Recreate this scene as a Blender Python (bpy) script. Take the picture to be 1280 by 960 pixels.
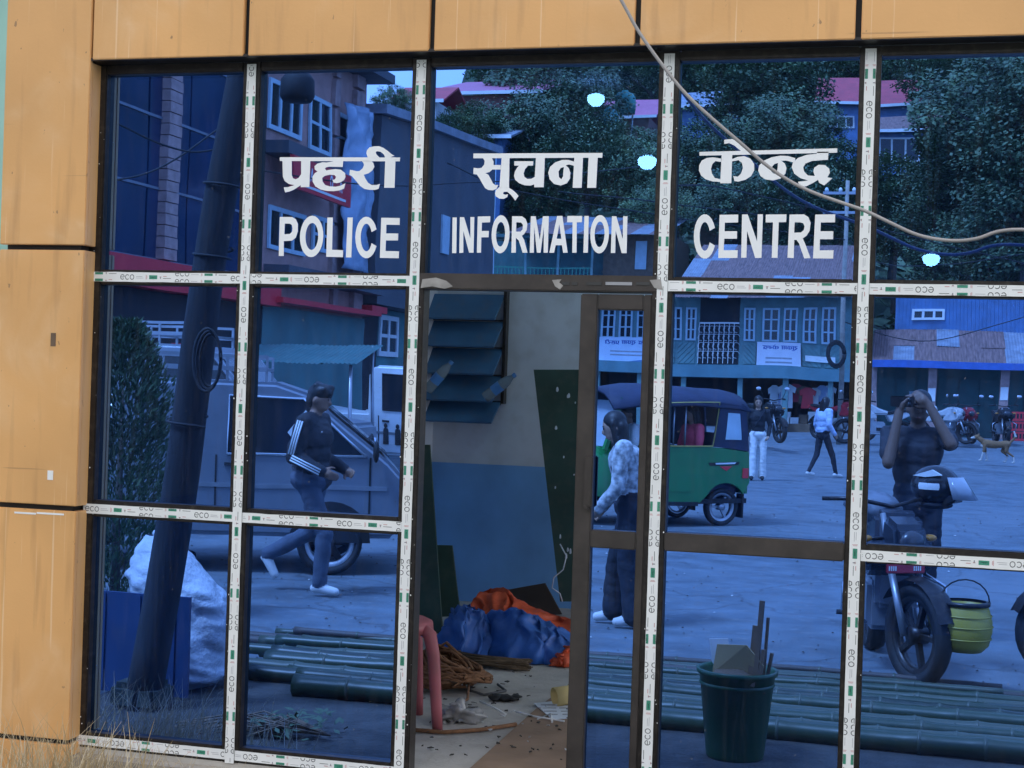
import bpy, bmesh, math, random
from mathutils import Vector, Matrix, noise
from mathutils.geometry import tessellate_polygon
random.seed(7)
R = math.radians
scn = bpy.context.scene
for o in list(bpy.data.objects): bpy.data.objects.remove(o)
col = scn.collection

# ------------------------------------------------------------------ camera, sky, sun, exposure
D, H = 5.25, 1.68                    # metres from the glass, height of the lens over the street
YAW, PITCH, ROLL, F = R(14.80), R(0.015), R(1.85), 1877.0
CAM = Vector((0, -D, H))
fw = Vector((-math.sin(YAW)*math.cos(PITCH), math.cos(YAW)*math.cos(PITCH), math.sin(PITCH)))
r0 = Vector((math.cos(YAW), math.sin(YAW), 0)); u0 = r0.cross(fw)
rt = r0*math.cos(ROLL)+u0*math.sin(ROLL); up = -r0*math.sin(ROLL)+u0*math.cos(ROLL)
cd = bpy.data.cameras.new('camera'); cam = bpy.data.objects.new('camera', cd); col.objects.link(cam)
m = Matrix((rt, up, -fw)).transposed().to_4x4(); m.translation = CAM
cam.matrix_world = m
cd.sensor_width = 36; cd.lens = 36*F/1280; cd.clip_start = 0.02; cd.clip_end = 2000
scn.camera = cam

w = bpy.data.worlds.new('World'); scn.world = w; w.use_nodes = True
nt = w.node_tree; bg = nt.nodes['Background']
sky = nt.nodes.new('ShaderNodeTexSky'); sky.sky_type = 'NISHITA'; sky.sun_disc = False
SUN_EL, SUN_AZ = R(60), R(318)
sky.sun_elevation = SUN_EL; sky.sun_rotation = SUN_AZ
sky.dust_density = 3.0; sky.altitude = 1500; sky.ozone_density = 1.0
mx = nt.nodes.new('ShaderNodeMix'); mx.data_type = 'RGBA'          # thin high cloud, the same all round
tcw = nt.nodes.new('ShaderNodeTexCoord'); nzw = nt.nodes.new('ShaderNodeTexNoise')
nzw.inputs['Scale'].default_value = 3.0; nzw.inputs['Detail'].default_value = 6
rmp = nt.nodes.new('ShaderNodeMapRange'); rmp.inputs[1].default_value = .35; rmp.inputs[2].default_value = .7
rmp.inputs[3].default_value = .45; rmp.inputs[4].default_value = .85
nt.links.new(tcw.outputs['Generated'], nzw.inputs['Vector']); nt.links.new(nzw.outputs['Fac'], rmp.inputs[0])
nt.links.new(rmp.outputs[0], mx.inputs['Factor']); nt.links.new(sky.outputs[0], mx.inputs['A'])
mx.inputs['B'].default_value = (9.0, 9.2, 9.6, 1)
nt.links.new(mx.outputs['Result'], bg.inputs['Color']); bg.inputs['Strength'].default_value = 0.1
sl = bpy.data.lights.new('sun', 'SUN'); sl.energy = 2.0; sl.angle = R(13); sl.color = (1, .95, .87)
so = bpy.data.objects.new('sun', sl); col.objects.link(so)
# Nishita: rotation 0 puts the sun at +Y, turning clockwise seen from above
sd = Vector((math.sin(SUN_AZ)*math.cos(SUN_EL), math.cos(SUN_AZ)*math.cos(SUN_EL), math.sin(SUN_EL)))
so.rotation_euler = (-sd).to_track_quat('-Z', 'Y').to_euler(); so.location = (0, -20, 40)
vs = scn.view_settings; vs.view_transform = 'Standard'; vs.look = 'None'; vs.gamma = 1; vs.exposure = 1.55

# ------------------------------------------------------------------ where things stand
# the street lies in front of the glass (y < 0) and is met by the camera as its mirror image
def ray(px, py): return fw+rt*((px-640)/F)-up*((py-480)/F)
def on(px, py, y=0.0):                # point on the plane y (direct view)
    d = ray(px, py); return CAM+d*((y+D)/d.y)
def mir(px, py, s):                   # point in the street, s metres in front of the glass
    p = on(px, py, s); return Vector((p.x, -s, p.z))
def gnd(px, py, z=0.0):               # point of the street floor
    d = ray(px, py); p = CAM+d*((z-H)/d.z); return Vector((p.x, -p.y, z))
def flo(px, py, z=0.22):              # point of the room floor
    d = ray(px, py); return CAM+d*((z-H)/d.z)
def plx(px, py, c):                   # (s, z) on the street plane x = -c
    d = ray(px, py); p = CAM+d*(-c/d.x); return p.y, p.z

# ------------------------------------------------------------------ helpers
def tag(o, label=None, cat=None, group=None, kind=None):
    if label: o['label'] = label
    if cat: o['category'] = cat
    if group: o['group'] = group
    if kind: o['kind'] = kind
    return o
def empty(name, loc=(0, 0, 0), rz=0, label=None, cat=None, group=None):
    o = bpy.data.objects.new(name, None); col.objects.link(o); o.empty_display_size = .1
    o.location = loc; o.rotation_euler = (0, 0, rz)
    return tag(o, label, cat, group)
def face(fx, fy): return math.atan2(-fx, fy)      # rotation that turns local +y to (fx, fy)
def copy_tree(o, parent=None):
    c = o.copy(); col.objects.link(c); c.parent = parent
    for ch in [x for x in bpy.data.objects if x.parent == o]: copy_tree(ch, c)
    return c

class MB:
    def __init__(s): s.v = []; s.f = []; s.mi = []; s.sm = []
    def add(s, vs, fs, mi=0, smooth=False):
        n = len(s.v); s.v += [tuple(v) for v in vs]
        for f in fs: s.f.append([i+n for i in f]); s.mi.append(mi); s.sm.append(smooth)
        return s
    def box(s, x0, x1, y0, y1, z0, z1, mi=0):
        return s.add([(x, y, z) for z in (z0, z1) for y in (y0, y1) for x in (x0, x1)],
                     [(0, 2, 3, 1), (4, 5, 7, 6), (0, 1, 5, 4), (2, 6, 7, 3), (0, 4, 6, 2), (1, 3, 7, 5)], mi)
    def obox(s, a, b, w, h, mi=0, upv=(0, 0, 1)):        # bar from a to b, w wide, h high
        a = Vector(a); b = Vector(b); d = (b-a).normalized(); u = Vector(upv)
        if abs(d.dot(u)) > .98: u = Vector((0, 1, 0))
        x = d.cross(u).normalized(); y = x.cross(d)
        vs = [p+x*(w/2)*i+y*(h/2)*j for p in (a, b) for j in (-1, 1) for i in (-1, 1)]
        return s.add(vs, [(0, 1, 3, 2), (4, 6, 7, 5), (0, 4, 5, 1), (2, 3, 7, 6), (0, 2, 6, 4), (1, 5, 7, 3)], mi)
    def prism(s, poly, a, b, ax='y', mi=0):              # 2-D outline pushed from a to b along an axis
        def P(p, t): return {'y': (p[0], t, p[1]), 'x': (t, p[0], p[1]), 'z': (p[0], p[1], t)}[ax]
        n = len(poly); vs = [P(p, a) for p in poly]+[P(p, b) for p in poly]
        tr = tessellate_polygon([[Vector((p[0], p[1], 0)) for p in poly]])
        fs = [tuple(t) for t in tr]+[tuple(i+n for i in reversed(t)) for t in tr]
        fs += [(i, (i+1) % n, (i+1) % n+n, i+n) for i in range(n)]
        return s.add(vs, fs, mi)
    def tube(s, pts, r, n=8, mi=0, cap=True, smooth=True):
        pts = [Vector(p) for p in pts]; rs = r if isinstance(r, (list, tuple)) else [r]*len(pts)
        vs = []; prev = None
        for i, p in enumerate(pts):
            d = (pts[min(i+1, len(pts)-1)]-pts[max(i-1, 0)]).normalized()
            if prev is None:
                u = Vector((0, 0, 1)) if abs(d.z) < .9 else Vector((1, 0, 0)); x = d.cross(u).normalized()
            else:
                x = prev-d*prev.dot(d); x.normalize()
            prev = x; y = d.cross(x)
            for k in range(n):
                a = 2*math.pi*k/n; vs.append(p+(x*math.cos(a)+y*math.sin(a))*rs[i])
        fs = [(i*n+k, i*n+(k+1) % n, (i+1)*n+(k+1) % n, (i+1)*n+k) for i in range(len(pts)-1) for k in range(n)]
        s.add(vs, fs, mi, smooth)
        if cap:
            e = (len(pts)-1)*n
            s.add(vs[:n], [tuple(reversed(range(n)))], mi); s.add(vs[e:], [tuple(range(n))], mi)
        return s
    def lathe(s, prof, n=20, c=(0, 0, 0), ax='z', mi=0, smooth=True):   # prof: (radius, height)
        c = Vector(c); vs = []
        for (r, h) in prof:
            for k in range(n):
                a = 2*math.pi*k/n; p, q = r*math.cos(a), r*math.sin(a)
                vs.append(c+Vector({'z': (p, q, h), 'y': (p, h, q), 'x': (h, p, q)}[ax]))
        fs = [(i*n+k, i*n+(k+1) % n, (i+1)*n+(k+1) % n, (i+1)*n+k) for i in range(len(prof)-1) for k in range(n)]
        return s.add(vs, fs, mi, smooth)
    def ell(s, c, r, nu=12, nv=8, rot=None, mi=0, jit=0):
        c = Vector(c); r = (r, r, r) if not isinstance(r, (tuple, list)) else r
        vs = []
        for j in range(nv+1):
            t = math.pi*j/nv
            for k in range(nu):
                a = 2*math.pi*k/nu
                p = Vector((math.sin(t)*math.cos(a)*r[0], math.sin(t)*math.sin(a)*r[1], math.cos(t)*r[2]))
                if jit: q_ = p/max(r); p *= 1+jit*(.6*noise.noise(q_*1.7+c*9)+.4*noise.noise(q_*4+c*5))
                if rot: p = rot @ p
                vs.append(c+p)
        fs = [(j*nu+k, (j+1)*nu+k, (j+1)*nu+(k+1) % nu, j*nu+(k+1) % nu) for j in range(nv) for k in range(nu)]
        return s.add(vs, fs, mi, True)
    def build(s, name, mat, parent=None, bevel=0, seg=2):
        me = bpy.data.meshes.new(name); me.from_pydata(s.v, [], s.f); 
        for m_ in (mat if isinstance(mat, (list, tuple)) else [mat]): me.materials.append(m_)
        me.polygons.foreach_set('material_index', s.mi); me.polygons.foreach_set('use_smooth', s.sm)
        bm = bmesh.new(); bm.from_mesh(me); bmesh.ops.remove_doubles(bm, verts=bm.verts, dist=1e-5)
        bmesh.ops.recalc_face_normals(bm, faces=bm.faces)
        if bevel:
            es = [e for e in bm.edges if len(e.link_faces) == 2 and e.calc_face_angle(0) > .5]
            bmesh.ops.bevel(bm, geom=es, offset=bevel, segments=seg, affect='EDGES', clamp_overlap=True)
        bm.to_mesh(me); bm.free()
        o = bpy.data.objects.new(name, me); col.objects.link(o)
        if parent: o.parent = parent
        return o

MATS = {}
def mat(name, c, rough=.6, metal=0, var=.15, scale=6, bump=0, bscale=60, spec=.5, emit=0, stretch=None, dirt=0):
    if name in MATS: return MATS[name]
    m = bpy.data.materials.new(name); m.use_nodes = True; n = m.node_tree; b = n.nodes['Principled BSDF']
    b.inputs['Roughness'].default_value = rough; b.inputs['Metallic'].default_value = metal
    b.inputs['Specular IOR Level'].default_value = spec
    tc = n.nodes.new('ShaderNodeTexCoord'); mp = n.nodes.new('ShaderNodeMapping')
    n.links.new(tc.outputs['Object'], mp.inputs['Vector'])
    if stretch: mp.inputs['Scale'].default_value = stretch
    nz = n.nodes.new('ShaderNodeTexNoise'); nz.inputs['Scale'].default_value = scale; nz.inputs['Detail'].default_value = 6
    n.links.new(mp.outputs[0], nz.inputs['Vector'])
    rp = n.nodes.new('ShaderNodeValToRGB'); e = rp.color_ramp.elements
    e[0].position = .3; e[1].position = .72
    e[0].color = (*[x*(1-var) for x in c], 1); e[1].color = (*[min(1, x*(1+var)) for x in c], 1)
    n.links.new(nz.outputs['Fac'], rp.inputs[0]); out = rp.outputs[0]
    if dirt:
        n2 = n.nodes.new('ShaderNodeTexNoise'); n2.inputs['Scale'].default_value = scale*3.1; n2.inputs['Detail'].default_value = 9
        n.links.new(tc.outputs['Object'], n2.inputs['Vector'])
        r2 = n.nodes.new('ShaderNodeMapRange'); r2.inputs[1].default_value = .5; r2.inputs[2].default_value = .75
        r2.inputs[4].default_value = dirt; n.links.new(n2.outputs['Fac'], r2.inputs[0])
        m2 = n.nodes.new('ShaderNodeMix'); m2.data_type = 'RGBA'; n.links.new(r2.outputs[0], m2.inputs['Factor'])
        n.links.new(out, m2.inputs['A']); m2.inputs['B'].default_value = (.16, .13, .1, 1); out = m2.outputs['Result']
    n.links.new(out, b.inputs['Base Color'])
    if bump:
        n3 = n.nodes.new('ShaderNodeTexNoise'); n3.inputs['Scale'].default_value = bscale; n3.inputs['Detail'].default_value = 5
        n.links.new(mp.outputs[0], n3.inputs['Vector'])
        bp = n.nodes.new('ShaderNodeBump'); bp.inputs['Strength'].default_value = bump; bp.inputs['Distance'].default_value = .02
        n.links.new(n3.outputs['Fac'], bp.inputs['Height']); n.links.new(bp.outputs[0], b.inputs['Normal'])
    if emit:
        b.inputs['Emission Color'].default_value = (*c, 1); b.inputs['Emission Strength'].default_value = emit
    MATS[name] = m; return m

# ------------------------------------------------------------------ the blue mirror glass
def glass_mat():
    m = bpy.data.materials.new('blue_mirror_glass'); m.use_nodes = True; n = m.node_tree
    for x in list(n.nodes): n.nodes.remove(x)
    o = n.nodes.new('ShaderNodeOutputMaterial'); tr = n.nodes.new('ShaderNodeBsdfTransparent'); gl = n.nodes.new('ShaderNodeBsdfGlossy')
    tr.inputs[0].default_value = (.075, .13, .30, 1); gl.inputs['Color'].default_value = (.16, .365, .97, 1); gl.inputs['Roughness'].default_value = 0.0
    tc = n.nodes.new('ShaderNodeTexCoord')
    nz = n.nodes.new('ShaderNodeTexNoise'); nz.inputs['Scale'].default_value = 2.2; nz.inputs['Detail'].default_value = 1
    n.links.new(tc.outputs['Object'], nz.inputs['Vector'])
    bp = n.nodes.new('ShaderNodeBump'); bp.inputs['Strength'].default_value = .035; bp.inputs['Distance'].default_value = .01
    n.links.new(nz.outputs['Fac'], bp.inputs['Height']); n.links.new(bp.outputs[0], gl.inputs['Normal'])
    mixs = n.nodes.new('ShaderNodeMixShader'); mixs.inputs[0].default_value = GLASS_REFL
    n.links.new(tr.outputs[0], mixs.inputs[1]); n.links.new(gl.outputs[0], mixs.inputs[2])
    # a thin film of dust in streaks and specks
    mp = n.nodes.new('ShaderNodeMapping'); mp.inputs['Scale'].default_value = (14, 14, 1.6); n.links.new(tc.outputs['Object'], mp.inputs[0])
    n1 = n.nodes.new('ShaderNodeTexNoise'); n1.inputs['Scale'].default_value = 3; n1.inputs['Detail'].default_value = 8; n.links.new(mp.outputs[0], n1.inputs['Vector'])
    n2 = n.nodes.new('ShaderNodeTexNoise'); n2.inputs['Scale'].default_value = 70; n2.inputs['Detail'].default_value = 4; n.links.new(tc.outputs['Object'], n2.inputs['Vector'])
    r1 = n.nodes.new('ShaderNodeMapRange'); r1.inputs[1].default_value = .48; r1.inputs[2].default_value = .82; r1.inputs[3].default_value = 0; r1.inputs[4].default_value = .026
    r2 = n.nodes.new('ShaderNodeMapRange'); r2.inputs[1].default_value = .68; r2.inputs[2].default_value = .74; r2.inputs[4].default_value = .22
    n.links.new(n1.outputs['Fac'], r1.inputs[0]); n.links.new(n2.outputs['Fac'], r2.inputs[0])
    ad = n.nodes.new('ShaderNodeMath'); ad.operation = 'ADD'; n.links.new(r1.outputs[0], ad.inputs[0]); n.links.new(r2.outputs[0], ad.inputs[1])
    df = n.nodes.new('ShaderNodeBsdfDiffuse'); df.inputs[0].default_value = (.42, .42, .42, 1)
    m2 = n.nodes.new('ShaderNodeMixShader'); n.links.new(ad.outputs[0], m2.inputs[0]); n.links.new(mixs.outputs[0], m2.inputs[1]); n.links.new(df.outputs[0], m2.inputs[2])
    n.links.new(m2.outputs[0], o.inputs[0]); return m
GLASS_REFL = .80
GLASS = glass_mat()
def clear_mat():
    m = bpy.data.materials.new('glass_rear_face'); m.use_nodes = True; n = m.node_tree
    for x in list(n.nodes): n.nodes.remove(x)
    o = n.nodes.new('ShaderNodeOutputMaterial'); tr = n.nodes.new('ShaderNodeBsdfTransparent'); n.links.new(tr.outputs[0], o.inputs[0]); return m
CLEAR = clear_mat()

def cladding_mat():
    m = mat('ochre_cladding', (.70, .37, .135), .42, 0, .12, 1.6, .03, 90); n = m.node_tree; b = n.nodes['Principled BSDF']
    src = b.inputs['Base Color'].links[0].from_socket
    tc = n.nodes.new('ShaderNodeTexCoord')
    wv = n.nodes.new('ShaderNodeTexNoise'); wv.inputs['Scale'].default_value = 2.6; wv.inputs['Detail'].default_value = 7; wv.inputs['Distortion'].default_value = 3.2
    n.links.new(tc.outputs['Object'], wv.inputs['Vector'])
    mk = n.nodes.new('ShaderNodeTexNoise'); mk.inputs['Scale'].default_value = 2.3; n.links.new(tc.outputs['Object'], mk.inputs['Vector'])
    r = n.nodes.new('ShaderNodeMapRange'); r.inputs[1].default_value = .5; r.inputs[2].default_value = .72; r.inputs[4].default_value = 2.2; n.links.new(mk.outputs['Fac'], r.inputs[0])
    pw = n.nodes.new('ShaderNodeMath'); pw.operation = 'POWER'; pw.inputs[1].default_value = 4; n.links.new(wv.outputs['Fac'], pw.inputs[0])
    ml = n.nodes.new('ShaderNodeMath'); ml.operation = 'MULTIPLY'; n.links.new(pw.outputs[0], ml.inputs[0]); n.links.new(r.outputs[0], ml.inputs[1])
    mx = n.nodes.new('ShaderNodeMix'); mx.data_type = 'RGBA'; n.links.new(ml.outputs[0], mx.inputs['Factor']); n.links.new(src, mx.inputs['A']); mx.inputs['B'].default_value = (.85, .6, .36, 1)
    # drip stains and grime
    mp = n.nodes.new('ShaderNodeMapping'); mp.inputs['Scale'].default_value = (9, 9, .8); n.links.new(tc.outputs['Object'], mp.inputs[0])
    n4 = n.nodes.new('ShaderNodeTexNoise'); n4.inputs['Scale'].default_value = 2; n4.inputs['Detail'].default_value = 8; n.links.new(mp.outputs[0], n4.inputs['Vector'])
    r4 = n.nodes.new('ShaderNodeMapRange'); r4.inputs[1].default_value = .55; r4.inputs[2].default_value = .8; r4.inputs[4].default_value = .55; n.links.new(n4.outputs['Fac'], r4.inputs[0])
    m4 = n.nodes.new('ShaderNodeMix'); m4.data_type = 'RGBA'; n.links.new(r4.outputs[0], m4.inputs['Factor']); n.links.new(mx.outputs['Result'], m4.inputs['A']); m4.inputs['B'].default_value = (.36, .185, .075, 1)
    out = m4.outputs['Result']
    for scl, lo_, hi_, amt, cc, rot in (((60, 60, .9), .66, .69, .5, (.86, .62, .38), .25), ((.9, 60, 26), .70, .72, .45, (.30, .16, .07), .1), ((30, 30, 22), .73, .76, .7, (.22, .13, .07), 0)):   # scratches, scuffs, specks
        mq = n.nodes.new('ShaderNodeMapping'); mq.inputs['Scale'].default_value = scl; mq.inputs['Rotation'].default_value = (0, rot, 0); n.links.new(tc.outputs['Object'], mq.inputs[0])
        nq = n.nodes.new('ShaderNodeTexNoise'); nq.inputs['Scale'].default_value = 1; nq.inputs['Detail'].default_value = 3; n.links.new(mq.outputs[0], nq.inputs['Vector'])
        rq = n.nodes.new('ShaderNodeMapRange'); rq.inputs[1].default_value = lo_; rq.inputs[2].default_value = hi_; rq.inputs[4].default_value = amt; n.links.new(nq.outputs['Fac'], rq.inputs[0])
        m5 = n.nodes.new('ShaderNodeMix'); m5.data_type = 'RGBA'; n.links.new(rq.outputs[0], m5.inputs['Factor']); n.links.new(out, m5.inputs['A']); m5.inputs['B'].default_value = (*cc, 1); out = m5.outputs['Result']
    n.links.new(out, b.inputs['Base Color']); return m

M = dict(
    clad=cladding_mat(), joint=mat('black_joint', (.012, .012, .013), .7), frame=mat('dark_anodised_frame', (.022, .018, .017), .38, .3, .3, 12, 0, 60, .5, dirt=.25),
    brown=mat('brown_anodised_frame', (.055, .046, .042), .4, .3, .25, 9, dirt=.12), tape=mat('white_film_tape', (.80, .80, .78), .35, 0, .05, 5, .06, 18),
    ink=mat('black_ink', (.04, .04, .04), .5), green_ink=mat('green_ink', (.05, .26, .17), .5), red_ink=mat('red_ink', (.55, .22, .22), .5), grey_ink=mat('grey_ink', (.3, .3, .32), .5),
    vinyl=mat('white_vinyl', (.85, .85, .85), .35, 0, .02), cement=mat('cement_plinth', (.33, .29, .24), .85, 0, .2, 7, .3, 60, dirt=.4),
    upper=mat('grey_white_wall_paint', (.54, .59, .68), .7, 0, .14, 2.5, .05, 30, dirt=.2), dado=mat('blue_wall_paint', (.15, .35, .68), .5, 0, .14, 3, .05, 30),
    asphalt=mat('worn_asphalt', (.105, .132, .152), .75, 0, .30, 2.6, .2, 60, dirt=.35), soil=mat('damp_soil', (.05, .045, .04), .9, 0, .45, 5, .8, 25),
    hill=mat('hill_undergrowth', (.035, .06, .025), .9, 0, .5, .25, .6, 2), black=mat('black_rubber', (.015, .015, .016), .75, 0, .3), chrome=mat('bright_metal', (.62, .63, .65), .2, .9, .08),
    steel=mat('galvanised_steel', (.36, .37, .39), .4, .7, .15), dglass=mat('dark_window_glass', (.02, .025, .03), .06, 0, .1), white=mat('white_paint', (.72, .72, .70), .45, 0, .06, 3, dirt=.15),
    teal=mat('teal_painted_wood', (.13, .25, .24), .6, 0, .18, 3, dirt=.3), tealdark=mat('dark_teal_shutter', (.035, .12, .115), .6, 0, .2, 3, dirt=.3), blue=mat('blue_painted_sheet', (.09, .19, .36), .5, 0, .18, 2, dirt=.25),
    rust=mat('rusted_sheet_roof', (.20, .11, .095), .75, 0, .4, 2.2, .2, 20, stretch=(6, 1, 1)), zinc=mat('weathered_zinc_sheet', (.27, .29, .33), .55, .3, .25, 3, .1, 20, dirt=.35), redroof=mat('red_sheet_roof', (.46, .05, .06), .5, 0, .18, 2), pinkroof=mat('faded_pink_roof', (.50, .13, .2), .55, 0, .12, 2),
    bark=mat('grey_bark', (.10, .085, .07), .9, 0, .3, 8, .7, 30), pole=mat('weathered_pole_wood', (.02, .02, .022), .85, 0, .4, 6, .4, 30, stretch=(1, 1, .2)), timber=mat('old_timber', (.16, .10, .06), .75, 0, .3, 5),
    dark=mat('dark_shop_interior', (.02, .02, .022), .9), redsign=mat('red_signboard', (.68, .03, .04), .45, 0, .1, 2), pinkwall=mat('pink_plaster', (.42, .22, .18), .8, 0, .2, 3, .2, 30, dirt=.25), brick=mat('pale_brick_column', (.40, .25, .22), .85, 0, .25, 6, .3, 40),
    greywall=mat('grey_cement_wall', (.085, .088, .095), .85, 0, .2, .9, .1, 20, dirt=.2), winframe=mat('pale_blue_window_frame', (.42, .55, .60), .5, 0, .1), navy=mat('navy_canvas', (.02, .026, .055), .7, 0, .25, 5, .2, 30),
    rgreen=mat('rickshaw_green_paint', (.016, .18, .05), .3, 0, .12, 3, dirt=.12), silver=mat('silver_car_paint', (.25, .27, .30), .3, .4, .06, 3, dirt=.2), cwhite=mat('white_car_paint', (.82, .83, .83), .3, 0, .04, 3, dirt=.1),
    skin=mat('brown_skin', (.28, .145, .09), .55, 0, .1), skin3=mat('dark_brown_skin', (.15, .08, .05), .55, 0, .1), skin2=mat('light_brown_skin', (.42, .25, .17), .55, 0, .1), hair=mat('black_hair', (.012, .010, .009), .5, 0, .3, 30), jacket=mat('black_jacket_cloth', (.014, .014, .017), .75, 0, .3, 9, .3, 25),
    jean=mat('grey_blue_denim', (.075, .09, .12), .85, 0, .2, 10, .2, 60), dkjean=mat('dark_trouser_cloth', (.018, .02, .028), .85, 0, .2, 10, .2, 40), cream=mat('cream_trouser_cloth', (.72, .70, .66), .8, 0, .06, 8, .3, 14), shirt=mat('pale_blue_shirt_cloth', (.42, .52, .70), .8, 0, .1, 8, .3, 14),
    floral=mat('white_patterned_cloth', (.45, .45, .44), .8, 0, .65, 22, .3, 14), pinkc=mat('coral_pink_cloth', (.75, .08, .12), .8, 0, .1, 8, .3, 14), shoe=mat('pale_shoe', (.60, .58, .55), .6, 0, .15), polo=mat('black_polo_cloth', (.02, .021, .028), .8, 0, .25, 9, .3, 20),
)
# ------------------------------------------------------------------ ground, hill
def structure(name, mb, m): return tag(mb.build(name, m), kind='structure')
def asphalt_detail():
    m = M['asphalt']; n = m.node_tree; b = n.nodes['Principled BSDF']; src = b.inputs['Base Color'].links[0].from_socket; tc = n.nodes.new('ShaderNodeTexCoord')
    def nz(sc, det): q = n.nodes.new('ShaderNodeTexNoise'); q.inputs['Scale'].default_value = sc; q.inputs['Detail'].default_value = det; n.links.new(tc.outputs['Object'], q.inputs['Vector']); return q.outputs['Fac']
    def rng(s_, a, b_, c, d): q = n.nodes.new('ShaderNodeMapRange'); q.inputs[1].default_value = a; q.inputs[2].default_value = b_; q.inputs[3].default_value = c; q.inputs[4].default_value = d; n.links.new(s_, q.inputs[0]); return q.outputs[0]
    def mixc(f, a, col_): q = n.nodes.new('ShaderNodeMix'); q.data_type = 'RGBA'; n.links.new(f, q.inputs['Factor']); n.links.new(a, q.inputs['A']); q.inputs['B'].default_value = (*col_, 1); return q.outputs['Result']
    c = mixc(rng(nz(.22, 3), .48, .60, 0, .55), src, (.15, .17, .185)); c = mixc(rng(nz(.55, 7), .56, .66, 0, .6), c, (.055, .065, .072)); c = mixc(rng(nz(9, 8), .58, .7, 0, .5), c, (.21, .225, .235))
    vo = n.nodes.new('ShaderNodeTexVoronoi'); vo.feature = 'DISTANCE_TO_EDGE'; vo.inputs['Scale'].default_value = .45
    wp_ = n.nodes.new('ShaderNodeTexNoise'); wp_.inputs['Scale'].default_value = 1.6; wp_.inputs['Detail'].default_value = 6; n.links.new(tc.outputs['Object'], wp_.inputs['Vector'])
    va = n.nodes.new('ShaderNodeVectorMath'); va.operation = 'MULTIPLY_ADD'; va.inputs[1].default_value = (1.1, 1.1, 0); n.links.new(wp_.outputs['Color'], va.inputs[0]); n.links.new(tc.outputs['Object'], va.inputs[2]); n.links.new(va.outputs[0], vo.inputs['Vector'])
    c = mixc(rng(vo.outputs['Distance'], .004, .014, .5, 0), c, (.05, .05, .05)); n.links.new(c, b.inputs['Base Color'])
asphalt_detail()
g = MB(); g.add([(-220, -240, 0), (220, -240, 0), (220, 60, 0), (-220, 60, 0)], [(0, 1, 2, 3)])
structure('ground', g, M['asphalt'])
g = MB(); nx = 60
ed = [(-4+14*i/nx, -2.45-.18*noise.noise((i*.35, 0, 0))-.05*noise.noise((i*1.7, 3, 0))) for i in range(nx+1)]
g.add([(x, -.06, .006) for x, y in ed]+[(x, y, .006) for x, y in ed], [(i, i+1, i+nx+2, i+nx+1) for i in range(nx)])
structure('path', g, M['soil'])
def hill_z(x, s):
    t = max(0, s-58)
    dip = 1-.7*math.exp(-((x+.345*(s+5.25))/(.035*s+1))**2)           # saddle where the sky shows
    return min(t*.42, 60)*dip*(1+.12*noise.noise((x*.03, s*.03, 0)))+(noise.noise((x*.1, s*.1, 5))*1.2 if t > 0 else -.3)
g = MB(); NX, NS = 70, 46
for j in range(NS+1):
    for i in range(NX+1):
        s = 54+170*j/NS; x = -150+300*i/NX; g.v.append((x, -s, hill_z(x, s)))
for j in range(NS):
    for i in range(NX): a = j*(NX+1)+i; g.f.append([a, a+1, a+NX+2, a+NX+1]); g.mi.append(0); g.sm.append(True)
structure('hill', g, M['hill'])

# ------------------------------------------------------------------ the booth: cladding, frame, tape, glass, lettering
ZB, Z2, Z1, ZT, FLOOR = H-1.431, H-.534, H+.366, H+1.195, .22
XS = [-3.07, -2.431, -1.758, -.845, -.159, .53, 1.22]
FY = -.115
booth = empty('police_booth', (-1.3, 0, 0), 0, 'ochre clad police booth with blue mirror glass front and white film tape on its frame', 'booth')
BX = 1.3
def bb(mb, name, m, parent=None, bevel=0):      # build in world coordinates, then hang on the booth
    o = mb.build(name, m, parent or booth, bevel)
    if parent is None: o.matrix_parent_inverse = Matrix.Translation((BX, 0, 0))
    return o
# fascia panels between black joints
jx = [on(x, 30, FY).x for x in (308, 540, 797, 1073)]
edges = [on(109, 40, FY).x]+jx+[jx[-1]+.77, jx[-1]+1.54]
ztop = 3.75
for a, b in zip(edges[:-1], edges[1:]):
    mb = MB(); mb.box(a+(.010 if a != edges[0] else .026), b-.010, FY, FY+.022, ZT-.005, ztop); bb(mb, 'cladding_panel', M['clad'], bevel=.003)
xl0, xl1 = on(3, 200, FY).x, on(109, 200, FY).x
zj = [on(55, 309, FY).z, on(55, 634, FY).z, on(55, 926, FY).z]
for z0, z1 in ((zj[0]+.010, ztop), (zj[1]+.010, zj[0]-.010), (zj[2]+.010, zj[1]-.010), (-.02, zj[2]-.010)):
    mb = MB(); mb.box(xl0, xl1, FY, FY+.022, z0, z1); bb(mb, 'cladding_panel', M['clad'], bevel=.003)
    if z0 < ZT:                                   # the return that runs back to the glass
        mb = MB(); mb.box(xl1-.024, xl1-.002, FY+.0225, -.005, z0, min(z1, ZT-.012)); bb(mb, 'reveal_panel', M['clad'], bevel=.002)
mb = MB(); mb.box(xl0+.02, xl1-.03, FY+.024, 1.2, -.02, ztop-.02); mb.box(xl1-.026, 2.0, FY+.024, .3, ZT+.004, ztop-.02)
bb(mb, 'core_wall', M['joint'])
mb = MB(); mb.box(xl1-.03, 2.0, FY+.004, -.034, ZT-.008, ZT+.003); bb(mb, 'soffit', M['frame'])
mb = MB(); mb.box(xl1, 2.0, -.10, .10, -.02, ZB-.05); bb(mb, 'plinth', M['cement'])
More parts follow.
